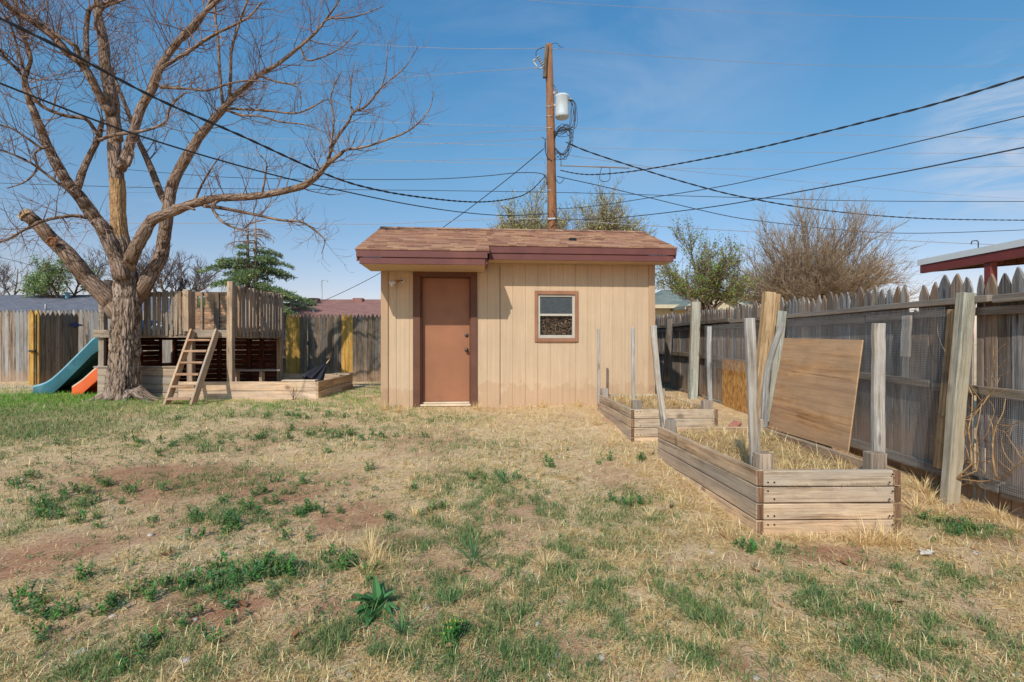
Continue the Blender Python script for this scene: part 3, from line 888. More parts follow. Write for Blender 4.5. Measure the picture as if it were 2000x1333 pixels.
def clump(cols, n, hmin, hmax, spread, w=0.004):
    lm = LM()
    for i in range(n):
        a = random.uniform(0, 6.28); el = random.uniform(.5, 1.45)
        d = (math.cos(a) * math.cos(el), math.sin(a) * math.cos(el), math.sin(el))
        r = random.uniform(0, spread)
        lm.leaf((r * math.cos(a), r * math.sin(a), 0), d, (0.1, 0, 1), random.uniform(hmin, hmax), w, jit(lin(*random.choice(cols)), .14), random.uniform(.1, .6))
    return lm.mesh('grass_clump', M['leaf'])
gcl = clump([(86, 124, 74), (104, 140, 84), (76, 110, 70)], 40, .1, .22, .03, .006)
for i, (px, py, s, lb) in enumerate([(925, 1095, 1.0, 'tall green grass clump right of the pale straw tufts'), (875, 1185, .75, 'low green grass clump right of the broad leaved weed'),
                                     (785, 1240, .7, 'green grass clump just below the broad leaved weed'), (720, 1215, .6, 'short green grass clump left under the broad leaved weed'),
                                     (985, 945, .9, 'dark green grass clump in the middle of the yard')]):
    x, y = pxg(px, py); put('green_grass_clump', gcl, x, y, s, 0, lb, 'grass clump', 'green grass clumps in the lawn')
tufts = [clump([(232, 206, 156), (214, 182, 128), (222, 192, 140)], 60, .07, .19, .035, .0035) for _ in range(3)]
TP = [(725, 1085, 1.0), (735, 1105, .9), (715, 1125, .8), (1065, 1108, .7), (905, 1160, .5), (1270, 1015, .7), (1225, 910, .8), (1260, 930, .8), (1290, 960, .8), (1330, 990, .8), (1375, 1030, .8), (1420, 1050, .7),
      (1560, 1060, .7), (1700, 1064, 1.0), (1725, 1062, 1.1), (1750, 1066, .9), (1680, 1066, .8), (1800, 960, 1.2), (1815, 985, 1.2), (1790, 1000, 1.0), (1840, 1010, .9), (930, 800, 1.1), (1000, 795, 1.1), (1060, 797, 1.0),
      (1130, 795, 1.1), (750, 802, 1.3), (775, 806, 1.0), (1165, 830, 1.0), (1195, 870, .9), (1350, 882, .7), (1950, 1015, .9), (1985, 1040, .8), (1120, 1150, .5), (1000, 1160, .4), (810, 1010, .7), (960, 985, .6), (600, 1230, .5), (1460, 1180, .5)]
for px, py, s in TP:
    x, y = pxg(px, py)
    if bool(blocked(np.array([x]), np.array([y]))[0]) or bool(inpoly(np.array([x]), np.array([y]), P1)[0]): continue
    put('straw_tuft', random.choice(tufts), x, y, s, 0, 'upright tuft of pale dead straw standing in the lawn', 'grass tuft', 'pale straw tufts in the lawn')
for _ in range(34):
    p, ph = ((P1, .5) if random.random() < .55 else (P2, .5))
    x = random.uniform(1.6, 2.35) if p is P1 else random.uniform(1.45, 2.2)
    y = random.uniform(3.4, 5.3) if p is P1 else random.uniform(5.95, 7.6)
    w_ = 'near' if p is P1 else 'far'
    put('straw_tuft', random.choice(tufts), x, y, random.uniform(.5, .95), 0, f'tuft of dead straw growing inside the {w_} planter box', 'grass tuft', f'straw tufts inside the {w_} planter')

# fallen leaves, pale stones, litter
def dead_leaf(k):
    lm = LM(); random.seed(40 + k)
    c = lin(*random.choice([(140, 98, 66), (156, 112, 78), (118, 82, 58), (180, 140, 100)]))
    for j in range(2):
        a = random.uniform(0, 6.28)
        lm.leaf((0, 0, .012), (math.cos(a), math.sin(a), .25), (0, 0, 1), .05, .034, jit(c, .15), random.uniform(-.5, .8), 5)
    return lm.mesh('fallen_leaf', M['leaf'])
dl = [dead_leaf(k) for k in range(6)]
random.seed(77)
LP = [(1410, 1052), (1438, 1058), (735, 1195), (690, 1175), (702, 1170), (700, 1182), (765, 1200), (870, 1270), (850, 1255), (930, 1230), (945, 1232), (1310, 995), (1365, 1000), (1250, 895), (1230, 955), (1320, 890),
      (1640, 1100), (1655, 1108), (1900, 1075), (570, 1250), (575, 1262), (1185, 1090), (1480, 1120), (900, 1120), (950, 1055), (1275, 890), (1530, 1190), (1750, 1180), (1100, 1145), (1000, 1215), (150, 1120), (330, 1090), (480, 1190)]
for px, py in LP:
    x, y = pxg(px, py); put('fallen_leaf', random.choice(dl), x, y, random.uniform(.5, .95), 0, 'curled brown fallen leaf lying on the lawn', 'leaf', 'brown fallen leaves on the lawn')
def stone(k):
    random.seed(60 + k)
    mb = MB(); v = []; n, m = 8, 5
    for i in range(m):
        th = math.pi * (i + .5) / m
        for j in range(n):
            ph = 2 * math.pi * j / n; r = .018 * (1 + random.uniform(-.22, .22))
            v.append((r * 1.3 * math.sin(th) * math.cos(ph), r * math.sin(th) * math.sin(ph), r * .45 * math.cos(th)))
    f = [(i * n + j, i * n + (j + 1) % n, (i + 1) * n + (j + 1) % n, (i + 1) * n + j) for i in range(m - 1) for j in range(n)]
    f += [tuple(range(n - 1, -1, -1)), tuple((m - 1) * n + j for j in range(n))]
    me = bpy.data.meshes.new('stone'); me.from_pydata(v, [], f); me.polygons.foreach_set('use_smooth', [True] * len(f))
    me.materials.append(M['stone']); return me
M['stone'] = paint('pale_dusty_stone', lin(190, 172, 156), 0.15, lin(150, 120, 100), 0.5, 0.9, 20.0)
stn = [stone(k) for k in range(5)]
random.seed(78)
for k in range(70):
    px, py = random.uniform(0, 2000), CY + 190 + 476 * random.random() ** 0.8
    x, y = pxg(px, py)
    if bool(blocked(np.array([x]), np.array([y]))[0]) or x > 3.4 or bool(inpoly(np.array([x]), np.array([y]), P1)[0]): continue
    put('stone', random.choice(stn), x, y, random.uniform(.4, 1.1), .002, 'small pale stone lying loose on the lawn', 'stone', 'small pale stones on the lawn')
lm = LM(); random.seed(4)
for i in range(4):
    lm.leaf((i * .028 - .05, random.uniform(-.02, .02), .02), (1, random.uniform(-.5, .5), .25), (0, 0, 1), .08, .06, (.66, .6, .52), random.uniform(.2, .6), 5)
x, y = pxg(1805, 1087)
put('paper_scrap', lm.mesh('paper_scrap', M['leaf']), x, y, .75, .002, 'crumpled whitish scrap of paper on the bare soil right of the planter', 'litter', None, 0.3)
# ------------------------------------------------------------------ the shed
random.seed(21)
shed = thing('garden_shed', 'small tan garden shed with brown shingled roof and maroon fascia', 'shed', (-2.04, 8.0, 0), SHED_ANG)
def U(px):
    k = (px - CX) / F
    return (8 * k + 2.04) / (math.cos(SHED_ANG) - math.sin(SHED_ANG) * k)
def ZW(py, u): return H + (CY - py) / F * (8 + 0.0785 * u)
WL = 4.373
du0, du1 = U(821), U(919.5); dz0, dz1 = 0.20, ZW(539, du0)          # door opening
wu0, wu1 = U(1050), U(1122.5); wz0, wz1 = ZW(661, 3), ZW(576, 3)     # window opening
def front_wall():
    mb = MB(); g0 = U(976.5)
    xs = sorted([0, WL] + [g0 + .203 * k for k in range(-20, 20) if .06 < g0 + .203 * k < WL - .06])
    cuts = sorted(set(xs + [du0, du1, wu0, wu1]))
    for a, b in zip(cuts[:-1], cuts[1:]):
        mid = (a + b) / 2
        ga = .0022 if a in xs and a > 0 else 0; gb = .0022 if b in xs and b < WL else 0
        segs = [(.10, 2.50)]
        if du0 < mid < du1: segs = [(dz1, 2.50)]
        if wu0 < mid < wu1: segs = [(.10, wz0), (wz1, 2.50)]
        for z0, z1 in segs: mb.box(a + ga, b - gb, -.006, 0.0, z0, z1, .5)
    mb.box(0, du0, .001, .09, .10, 2.5, .5); mb.box(du1, wu0, .001, .09, .10, 2.5, .5); mb.box(wu1, WL, .001, .09, .10, 2.5, .5)
    mb.box(du0, du1, .001, .09, dz1, 2.5, .5); mb.box(wu0, wu1, .001, .09, .10, wz0, .5); mb.box(wu0, wu1, .001, .09, wz1, 2.5, .5)
    return mb.build('front_wall', M['siding'], shed, 0.002, True)
front_wall()
mb = MB()
mb.box(0, .09, .092, 2.4, .1, 2.5); mb.box(WL - .09, WL, .092, 2.4, .1, 2.5); mb.box(.092, WL - .092, 2.3, 2.4, .1, 2.5)
for x0 in (0.0, WL - .09):                                            # gable triangles
    mb.prism([(0.0, 2.502), (2.4, 2.502), (1.2, 3.12)], (x0, 0, 0), (0, 1, 0), (0, 0, 1), (1, 0, 0), .09)
mb.build('side_wall', M['siding'], shed, 0, True)
mb = MB(); mb.box(.1, WL - .1, .1, 2.29, .15, .155); mb.box(.092, WL - .092, 2.28, 2.298, .16, 2.4); mb.build('floor_board', M['dark'], shed, 0, True)
mb = MB()
mb.box(-.005, .105, -.030, -.0125, .13, 2.45); mb.box(WL - .10, WL + .004, -.030, -.0125, .16, 2.45)
mb.build('corner_trim', M['sidingtrim'], shed, 0.003, True)
mb = MB(); mb.box(U(976.5) - .004, U(976.5) + .004, -.0135, -.0125, .2, 2.4); mb.build('siding_joint', M['doortrim'], shed, 0, True)
mb = MB()                                                             # bare footing under the siding
mb.box(.02, WL - .02, -.006, .05, -.1, .099); mb.build('footing', M['concrete'], shed, 0, True)

S_ = .366; RV = 1.2; RZ = 3.23
def roofz(v): return RZ - abs(v - RV) * S_
EL, ER, US, G = -.86, -.43, 1.66, .22
def shingles():
    mb = MB(); cs = math.sqrt(1 + S_ * S_); smax = (RV - EL) * cs
    k = 0
    while k * .105 < smax:
        s0 = k * .105
        for ua, ub, ev in ((-G, US, EL), (US, WL + G, ER)):
            se = (RV - ev) * cs
            if s0 >= se - .02: continue
            s1 = min(s0 + .107, se)
            u = ua
            first = True
            while u < ub - 1e-4:
                wdt = random.uniform(.08, .26) * (random.random() if first else 1) + .03; first = False
                u2 = min(u + wdt, ub)
                if ub - u2 < .04: u2 = ub
                lift = random.choice((.012, .012, .018))
                vs = []; gs = []
                for s, lo in ((max(s0 - .01, 0), .003), (s1, lift)):
                    v = RV - s / cs; zz = RZ - s / cs * S_
                    for uu in (u, u2):
                        for h in (0, lo):
                            vs.append((uu, v - h * S_ / cs, zz + h / cs)); gs.append((uu, s, h + k))
                mb.add(vs, [(0, 1, 3, 2), (4, 6, 7, 5), (1, 5, 7, 3), (0, 2, 6, 4), (0, 4, 5, 1), (2, 3, 7, 6)], gs, random.random())
                u = u2
        k += 1
    return mb
roof = shingles().build('roof', M['shingle'], shed, 0, True)
mb = MB()                                                             # deck boards under the shingles, both slopes
def slab(u0, u1, v0, v1, t0=-.004, t1=-.03):
    vs = [(u, v, roofz(v) + t) for t in (t1, t0) for v in (v0, v1) for u in (u0, u1)]
    mb.add(vs, [(0, 2, 3, 1), (4, 5, 7, 6), (0, 1, 5, 4), (2, 6, 7, 3), (0, 4, 6, 2), (1, 3, 7, 5)], None, .5)
slab(-G + .01, US, EL + .01, RV - .001); slab(US + .001, WL + G - .01, ER + .01, RV - .001); slab(-G + .01, WL + G - .01, RV + .001, 2.83)
mb.build('roof_deck', M['fascia'], shed, 0, True)
mb = MB(); u = -G                                                     # ridge caps and the far slope
while u < WL + G - .01:
    u2 = min(u + .15, WL + G)
    vs = [(uu, v, z) for uu, dz in ((u, .016), (u2 + .03, .008)) for v, z in ((RV - .13, RZ - .13 * S_ + dz + .004), (RV, RZ + dz + .012), (RV + .13, RZ - .13 * S_ + dz + .004))]
    mb.add(vs, [(0, 3, 4, 1), (1, 4, 5, 2)], None, random.random()); u = u2
mb.build('ridge_cap', M['shingle'], roof, 0, True)
mb = MB(); vs = [(u, v, roofz(v) + .004) for v in (RV + .002, 2.83) for u in (-G, WL + G)]
mb.add(vs, [(0, 1, 3, 2)], None, .4); mb.build('rear_slope', M['shingle'], roof, 0, True)
u = 3.05; v = .15
mb = MB(); mb.box(u - .06, u + .06, v - .05, v + .03, roofz(v) - .02, roofz(v) + .035); mb.build('loose_shingle', M['black'], roof, 0.004, True)

def fascia(name, pieces, mat='fascia'):
    mb = MB()
    for p in pieces: mb.box(*p)
    return mb.build(name, M[mat], shed, 0.003, True)
zl = roofz(EL); zr = roofz(ER)
fascia('fascia', [(-G + .02, US - .03, EL + .005, EL + .03, zl - .10, zl - .012), (-G + .06, US - .06, EL + .022, EL + .045, zl - .195, zl - .102)])
fascia('fascia', [(US + .005, WL + G - .02, ER + .005, ER + .03, zr - .105, zr - .012), (US + .005, WL + G - .06, ER + .022, ER + .045, zr - .205, zr - .107)])
fascia('soffit', [(-G + .06, US - .06, EL + .047, -.014, zl - .19, zl - .175), (US + .002, WL + G - .06, ER + .047, -.014, zr - .2, zr - .185)], 'siding')
mb = MB()
mb.prism([(EL + .05, zl - .175), (ER + .04, zl - .175), (ER + .04, zr - .03), (EL + .05, zl - .02)], (US - .06, 0, 0), (0, 1, 0), (0, 0, 1), (1, 0, 0), .03)
for x0 in (-G + .02, WL + G - .045):
    e = EL if x0 < 0 else ER
    mb.prism([(e + .032, roofz(e + .03) - .03), (RV, RZ - .03), (2.80, roofz(2.80) - .03), (2.80, roofz(2.80) - .17), (RV, RZ - .17), (e + .032, roofz(e + .03) - .17)], (x0, 0, 0), (0, 1, 0), (0, 0, 1), (1, 0, 0), .025)
mb.build('rake_board', M['fascia'], shed, 0, True)

# door
mb = MB()
tu0, tu1 = U(807), U(932); tz = ZW(525.5, tu0)
mb.box(tu0, du0 - .001, -.036, -.0125, .17, dz1); mb.box(du1 + .001, tu1, -.036, -.0125, .17, dz1); mb.box(tu0, tu1, -.038, -.0125, dz1 + .002, tz)
mb.box(du0 - .001, du0 + .018, -.010, .16, .18, dz1 - .02); mb.box(du1 - .018, du1 + .001, -.010, .16, .18, dz1 - .02); mb.box(du0, du1, -.010, .16, dz1 - .018, dz1 + .001)
mb.build('door_frame', M['doortrim'], shed, 0.003, True)
mb = MB(); mb.box(du0 + .020, du1 - .020, .10, .145, .235, dz1 - .022); door = mb.build('door', M['doorpaint'], shed, 0.003, True)
mb = MB(); mb.box(du0 + .001, du1 - .001, -.03, .16, .175, .205); mb.box(du0 + .02, du1 - .02, .06, .098, .207, .232); mb.build('threshold', M['sill'], shed, 0.004, True)
for py, r, nm in ((655, .024, 'deadbolt'), (684, .028, 'door_knob')):
    u = U(911); z = ZW(py, u); mb = MB()
    if nm == 'door_knob':
        mb.disc_lathe([(.0, .0), (.032, .0), (.032, .006), (.012, .01), (.012, .035), (.027, .045), (.03, .06), (.022, .072), (.0, .074)], (u, .10, z), (0, -1, 0))
    else:
        mb.disc_lathe([(.0, .0), (.03, .0), (.03, .012), (.024, .02), (.01, .021), (0, .021)], (u, .10, z), (0, -1, 0))
    mb.build(nm, M['brass'], door, 0, True)
# window
win_frame = MB()
fu0, fu1, fz0, fz1 = U(1044), U(1128.6), ZW(668, 3), ZW(569, 3)
win_frame.box(fu0, wu0, -.034, -.0125, fz0, fz1); win_frame.box(wu1, fu1, -.034, -.0125, fz0, fz1)
win_frame.box(wu0 + .001, wu1 - .001, -.034, -.0125, wz1, fz1); win_frame.box(wu0 + .001, wu1 - .001, -.040, -.0125, fz0, wz0)
win = win_frame.build('window', M['winframe'], shed, 0.003, True)
zm = ZW(616, 3)
mb = MB()
mb.box(wu0, wu0 + .04, -.006, .03, wz0, wz1); mb.box(wu1 - .04, wu1, -.006, .03, wz0, wz1)
mb.box(wu0 + .041, wu1 - .041, -.006, .03, wz1 - .035, wz1); mb.box(wu0 + .041, wu1 - .041, -.016, .03, wz0, wz0 + .05); mb.box(wu0 + .041, wu1 - .041, -.012, .03, zm - .015, zm + .02)
mb.build('sash', M['sash'], win, 0.002, True)
mb = MB(); mb.box(wu0 + .03, wu1 - .03, .010, .014, zm + .01, wz1 - .02); mb.build('pane', M['dirtyglass'], win, 0, True, label='upper pane of dark dusty glass')
mb = MB(); mb.box(wu0 + .03, wu1 - .03, .018, .021, wz0 + .03, zm - .01); mb.build('pane', M['screenglass'], win, 0, True, label='lower pane with dry brush piled up behind it')
lm = LM(); random.seed(15)
for i in range(420):
    p = (random.uniform(wu0 + .02, wu1 - .02), random.uniform(.035, .085), random.uniform(wz0 + .03, zm + .03))
    d = rdir(); d.y *= .3
    lm.quad(p, d, (0, -1, 0.2), random.uniform(.04, .11), random.uniform(.006, .016), jit(lin(*random.choice([(140, 112, 84), (110, 84, 62), (168, 140, 108)])), .2))
o = link(bpy.data.objects.new('dry_brush', lm.mesh('dry_brush', M['leaf']))); o.parent = win
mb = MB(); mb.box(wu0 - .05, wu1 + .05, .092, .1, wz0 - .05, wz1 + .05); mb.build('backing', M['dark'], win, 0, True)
# flood lamp
u = U(787); z = ZW(549, u); mb = MB()
mb.disc_lathe([(0, 0), (.034, 0), (.034, .012), (.014, .022), (0, .022)], (u, -.0125, z), (0, -1, 0))
lamp = mb.build('wall_lamp', M['white'], shed, 0, True)
mb = MB(); mb.tube([(u, -.03, z), (u - .03, -.07, z - .004), (u - .07, -.10, z - .018), (u - .10, -.115, z - .03)], [.012, .014, .02, .022], 10); mb.build('lamp_arm', M['winframe'], lamp, 0, True)
mb = MB(); mb.disc_lathe([(0, 0), (.022, 0), (.03, .03), (.05, .07), (.054, .085), (.04, .096), (0, .1)], (u - .095, -.113, z - .028), (-.85, -.15, -.42)); mb.build('bulb', M['white'], lamp, 0, True)

# ------------------------------------------------------------------ playset
random.seed(31)
PS = thing('playset', 'weathered wooden playset deck with picket railing, ladder and sandbox beside the big tree', 'playset', (-5.6, 10.2, .17))
XL, XR, YF, YB = -7.42, -5.12, 9.2, 11.25
mb = MB()
mb.beam((XL - .08, YF, 1.33), (XR + .05, YF, 1.33), .045, .14, segs=4, warp=.003)
mb.beam((XR + .02, YF + .05, 1.325), (XR + .02, YB + .1, 1.325), .045, .14, segs=3, warp=.003)
mb.beam((XL, YF + .05, 1.325), (XL, YB, 1.325), .045, .14)
mb.beam((XL, YB, 1.325), (XR, YB, 1.325), .045, .14)
mb.beam((XL - .12, YF + .08, 1.33), (XL - .02, YF + .08, 1.33), .10, .13)
mb.build('deck_joist', M['deck'], PS, .004)
mb = MB(); x = XL
while x < XR:
    mb.box(x, x + .135, YF + .024, YB - .03, 1.372, 1.398, axis=1); x += .14
mb.build('deck_floor', M['deck'], PS, .002)
def post(x, y, z0, z1, s=.095, nm='post'):
    mb = MB(); mb.beam((x, y, z0), (x + random.uniform(-.008, .008), y, z1), s, s, (0, 1, 0), segs=3, warp=.004); return mb.build(nm, M['deck'], PS, .005)
post(XR + .06, YF + .02, .45, 2.27, .10); post(XR + .02, YB, .2, 2.24); post(-5.82, YF + .09, .15, 2.10, .10); post(XL, YF + .09, .15, 2.16, .10); post(XL, YB, .15, 2.25); post(-5.83, YF - .005, 1.37, 2.12, .10)
mb = MB(); mb.beam((XL + .05, YF + .06, 2.16), (XL + .5, YF + .06, 2.12), .04, .09); mb.beam((XL - .03, YF + .2, 2.22), (XL + .06, YF + .2, 2.22), .11, .2); mb.build('post_cap', M['deck'], PS, .005)
# front railing pickets; gap above the ladder
mb = MB()
for px in (268, 278, 287, 295, 304, 314, 321, 329, 338, 346, 355, 363):
    x = (px - CX) / F * YF + random.uniform(-.01, .01); ln = random.uniform(-.015, .015)
    mb.beam((x, YF - .035, 1.30 + random.uniform(-.02, .02)), (x + ln, YF - .035, 2.09 + random.uniform(-.02, .02)), .05, .028, (0, 1, 0), segs=3, warp=.003)
mb.build('front_railing', M['railing'], PS, .004)
mb = MB(); mb.beam((XL, YF + .005, 2.04), (-5.86, YF + .005, 2.04), .04, .085, segs=3, warp=.003); mb.build('handrail', M['deck'], PS, .004)
mb = MB(); y = YF + .16
while y < YB + .1:
    xx = XR + .075 + random.uniform(-.012, .012)
    mb.beam((xx, y, 1.27 + random.uniform(-.015, .015)), (xx, y + random.uniform(-.015, .015), 2.21 + random.uniform(-.02, .02)), .028, .085, (0, 1, 0), segs=3, warp=.003); y += .135
mb.build('side_railing', M['railing'], PS, .004)
mb = MB(); mb.beam((XR + .03, YF + .07, 2.16), (XR + .03, YB - .05, 2.14), .04, .085); mb.beam((XR + .025, YF + .07, 1.47), (XR + .025, YB - .05, 1.47), .04, .06); mb.build('handrail', M['deck'], PS, .004)
# back wall of horizontal cladding above deck with a square hole
mb = MB(); z = 1.40
hx0, hx1, hz0, hz1 = -6.90, -6.72, 1.96, 2.20
while z < 2.27:
    h = .088
    for a, b in ([(XL, hx0), (hx1, XR)] if hz0 < z + .04 < hz1 else [(XL, XR)]):
        mb.box(a, b, YB - .03 + random.uniform(-.003, .003), YB - .005, z, z + h - .005)
    z += h
mb.build('rear_cladding', M['cladding'], PS, .002)
mb = MB()
for px, w_ in ((374, .06), (397, .05), (426, .11), (352, .06)):
    x = (px - CX) / F * YB; mb.beam((x, YB - .055, 1.4), (x, YB - .055, 2.27), w_, .035, (0, 1, 0))
mb.build('cladding_stud', M['greyblue'], PS, .003)
# left side above deck: open pickets
mb = MB()
for y in (9.55, 9.75, 10.75, 10.95):
    mb.beam((XL - .02, y, 1.3), (XL - .02, y, 2.1), .028, .06, (0, 1, 0))
mb.build('slide_side_railing', M['greyblue'], PS, .003)
# dark wall boards below the deck, gapped, window hole in the left wall
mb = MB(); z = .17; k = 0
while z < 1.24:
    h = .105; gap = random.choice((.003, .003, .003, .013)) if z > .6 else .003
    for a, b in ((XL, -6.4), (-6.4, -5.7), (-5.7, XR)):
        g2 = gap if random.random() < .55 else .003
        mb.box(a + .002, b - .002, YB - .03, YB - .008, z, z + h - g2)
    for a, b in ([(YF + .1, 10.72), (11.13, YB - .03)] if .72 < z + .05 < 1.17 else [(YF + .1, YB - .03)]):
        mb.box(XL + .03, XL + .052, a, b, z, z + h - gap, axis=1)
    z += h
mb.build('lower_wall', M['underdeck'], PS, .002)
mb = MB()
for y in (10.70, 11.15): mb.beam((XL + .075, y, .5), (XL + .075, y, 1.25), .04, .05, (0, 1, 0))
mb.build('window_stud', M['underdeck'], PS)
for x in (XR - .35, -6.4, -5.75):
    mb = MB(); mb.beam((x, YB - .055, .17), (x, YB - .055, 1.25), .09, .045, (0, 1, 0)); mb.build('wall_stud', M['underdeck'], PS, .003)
# sandbox and low front wall
mb = MB()
for z in (.135, .285, .43, .575):
    mb.beam((XL + .0, YF - .02, z + .07), (-5.98, YF - .02, z + .07), .04, .139, segs=3, warp=.003)
mb.box(XL - .06, -5.95, YF - .06, YF + .05, .722, .75)
mb.build('low_front_wall', M['deck'], PS, .004)
mb = MB()
for z in (.15, .31):
    mb.beam((XL - .04, YF + .1, z + .06), (XL - .04, YB, z + .06), .04, .15)
for z in (.46, .60):
    mb.beam((XL - .04, YF + .1, z + .06), (XL - .04, YB, z + .06), .04, .139)
mb.build('low_side_wall', M['deck'], PS, .004)
SX = -3.5
mb = MB()
for z in (.135, .305): mb.beam((-5.975, YF - .02, z + .085), (SX, YF - .03, z + .085), .04, .163, segs=4, warp=.003)
for z in (.135, .305): mb.beam((SX + .02, YF - .05, z + .085), (SX - .06, YB + .12, z + .085), .04, .163, segs=3, warp=.003)
for z in (.135, .305): mb.beam((-5.1, YB + .10, z + .085), (SX - .08, YB + .10, z + .085), .04, .163)
mb.box(-4.12, SX - .02, YF - .06, YF + .09, .475, .503); mb.box(SX - .34, SX + .03, YB - .35, YB + .02, .475, .503, axis=0)
sandbox = mb.build('sandbox', M['planter'], PS, .005)
mb = MB(); mb.box(XL + .06, SX - .01, YF + .005, YB + .07, .1, .24); mb.build('sand', M['soil'], sandbox)
# ladder
mb = MB()
for xb, xt in ((-5.64, -5.70), (-5.21, -5.26)):
    mb.beam((xb, 8.34, .13), (xt, 9.14, 1.385), .038, .135, (0, -1, 1), segs=3, warp=.002)
lad = mb.build('ladder', M['deck'], PS, .004)
for i in range(6):
    t = (i + .55) / 6.45
    y = 8.34 + .8 * t - .02; z = .15 + 1.24 * t; x0 = -5.62 - .06 * t; x1 = -5.23 - .05 * t
    mb = MB(); mb.box(x0 + .0, x1 - .0, y - .075, y + .06, z - .018, z + .018); mb.build('tread', M['cladding'], lad, .004)
# slides
def slide(name, prof, yc, hw, wall, mat, rim, label):
    pr = spline([(x, z) for x, z in prof], 5)
    mb = MB(); vs = []; fs = []
    for x, z in pr:
        for y, dz in ((-hw - .03, -wall), (-hw - .03, .02), (-hw - .015, .035), (-hw + .015, .03), (-hw + .05, -.07), (-hw * .4, -.10), (hw * .4, -.10), (hw - .05, -.07), (hw - .015, .03), (hw + .015, .035), (hw + .03, .02), (hw + .03, -wall)):
            vs.append((x, yc + y, max(z + dz, .12)))
    n = 12
    for i in range(len(pr) - 1):
        for j in range(n - 1):
            a = i * n + j; fs.append((a, a + 1, a + n + 1, a + n))
    e = (len(pr) - 1) * n
    fs.append(tuple(range(e, e + n)))
    mb.add(vs, fs, None, .5, True)
    o = mb.build(name, M[mat], PS, 0, label=label)
    mb = MB()
    for y in (-hw, hw):
        mb.tube([(x, yc + y, max(z + .035, .14)) for x, z in pr], .028, 8)
    mb.build('slide_rim', M[rim], o, 0)
    return o
M['tealrim'] = paint('pale_teal', lin(128, 170, 182), 0.08, lin(150, 180, 186), 0.3, 0.45, 3.0)  # paler copy of the slide's teal, painted for its lit top edge
slide('slide', [(XL, 1.42), (-7.9, 1.37), (-8.2, 1.23), (-8.42, 1.02), (-8.68, .76), (-8.95, .50), (-9.17, .34), (-9.42, .26)], 10.35, .25, .26, 'teal', 'tealrim', 'long teal plastic slide')
slide('slide', [(XL + .05, .96), (-7.7, .84), (-7.95, .64), (-8.2, .42), (-8.4, .28)], 10.0, .2, .22, 'orange', 'tanplastic', 'short orange plastic slide')

# things lying on and under the playset
lm = MB()
lm.disc_lathe([(0, 0), (.15, 0), (.17, .14), (.165, .19), (.0, .19)], (-6.95, 9.75, 1.40)); tag(lm.build('toy_bin', M['bluetoy']), 'blue plastic tub on the deck behind the railing', 'toy')
mb = MB(); mb.disc_lathe([(0, 0), (.15, .0), (.19, .05), (.15, .11), (.05, .15), (0, .155)], (-6.62, 9.7, 1.40)); tag(mb.build('sack', M['paper']), 'pale slumped sack on the deck behind the railing', 'sack')
bn = thing('bench', 'low plank bench under the playset deck', 'bench', (-5.3, 10.2, .24))
mb = MB(); mb.beam((-5.55, 10.1, .62), (-4.62, 10.25, .62), .2, .035); mb.build('seat', M['deck'], bn, .004)
for x in (-5.45, -4.95):
    mb = MB(); mb.beam((x, 10.14, .2), (x, 10.14, .60), .06, .12, (0, 1, 0)); mb.build('leg', M['deck'], bn, .004)
um = thing('folded_umbrella', 'folded dark patio umbrella lying in the sandbox corner', 'umbrella', (-3.95, 10.3, .24))
mb = MB(); n = 18; vs = []; fs = []
p0 = Vector((-3.84, 10.6, .74)); p1 = Vector((-4.02, 10.25, .36))
ax = (p1 - p0).normalized(); a0 = ax.orthogonal().normalized(); a1 = ax.cross(a0)
for i, (t, r) in enumerate(((0, .012), (.15, .05), (.5, .14), (.85, .22), (1, .23))):
    for j in range(n):
        a = 2 * math.pi * j / n; rr = r * (1 if j % 2 else .72)
        vs.append(p0.lerp(p1, t) + a0 * math.cos(a) * rr + a1 * math.sin(a) * rr * .8)
for i in range(4):
    for j in range(n): fs.append((i * n + j, i * n + (j + 1) % n, (i + 1) * n + (j + 1) % n, (i + 1) * n + j))
fs.append(tuple(range(n)))
mb.add(vs, fs, None, .5, False); mb.build('canopy', M['tarp'], um)
mb = MB(); mb.tube([p0 + ax * .02, p0 - ax * .05, p0 - ax * .13], [.012, .012, .005], 8); mb.build('shaft', M['tanplastic'], um)
# dead weed in front of the sandbox
mb = MB(); random.seed(2)
for i in range(9):
    p = Vector((-3.84 + random.uniform(-.03, .03), 8.98, .15)); d = Vector((random.uniform(-.5, .5), random.uniform(-.3, .1), 1)).normalized(); q = [p]
    for k in range(4): d = (d + Vector((random.uniform(-.5, .5), random.uniform(-.3, .3), .2)) * .5).normalized(); p = p + d * .06; q.append(p)
    mb.tube(q, [.004, .004, .003, .003, .002], 5, .2)
tag(mb.build('dead_weed', M['barkdark']), 'dead brown weed stalks against the sandbox front', 'weed')

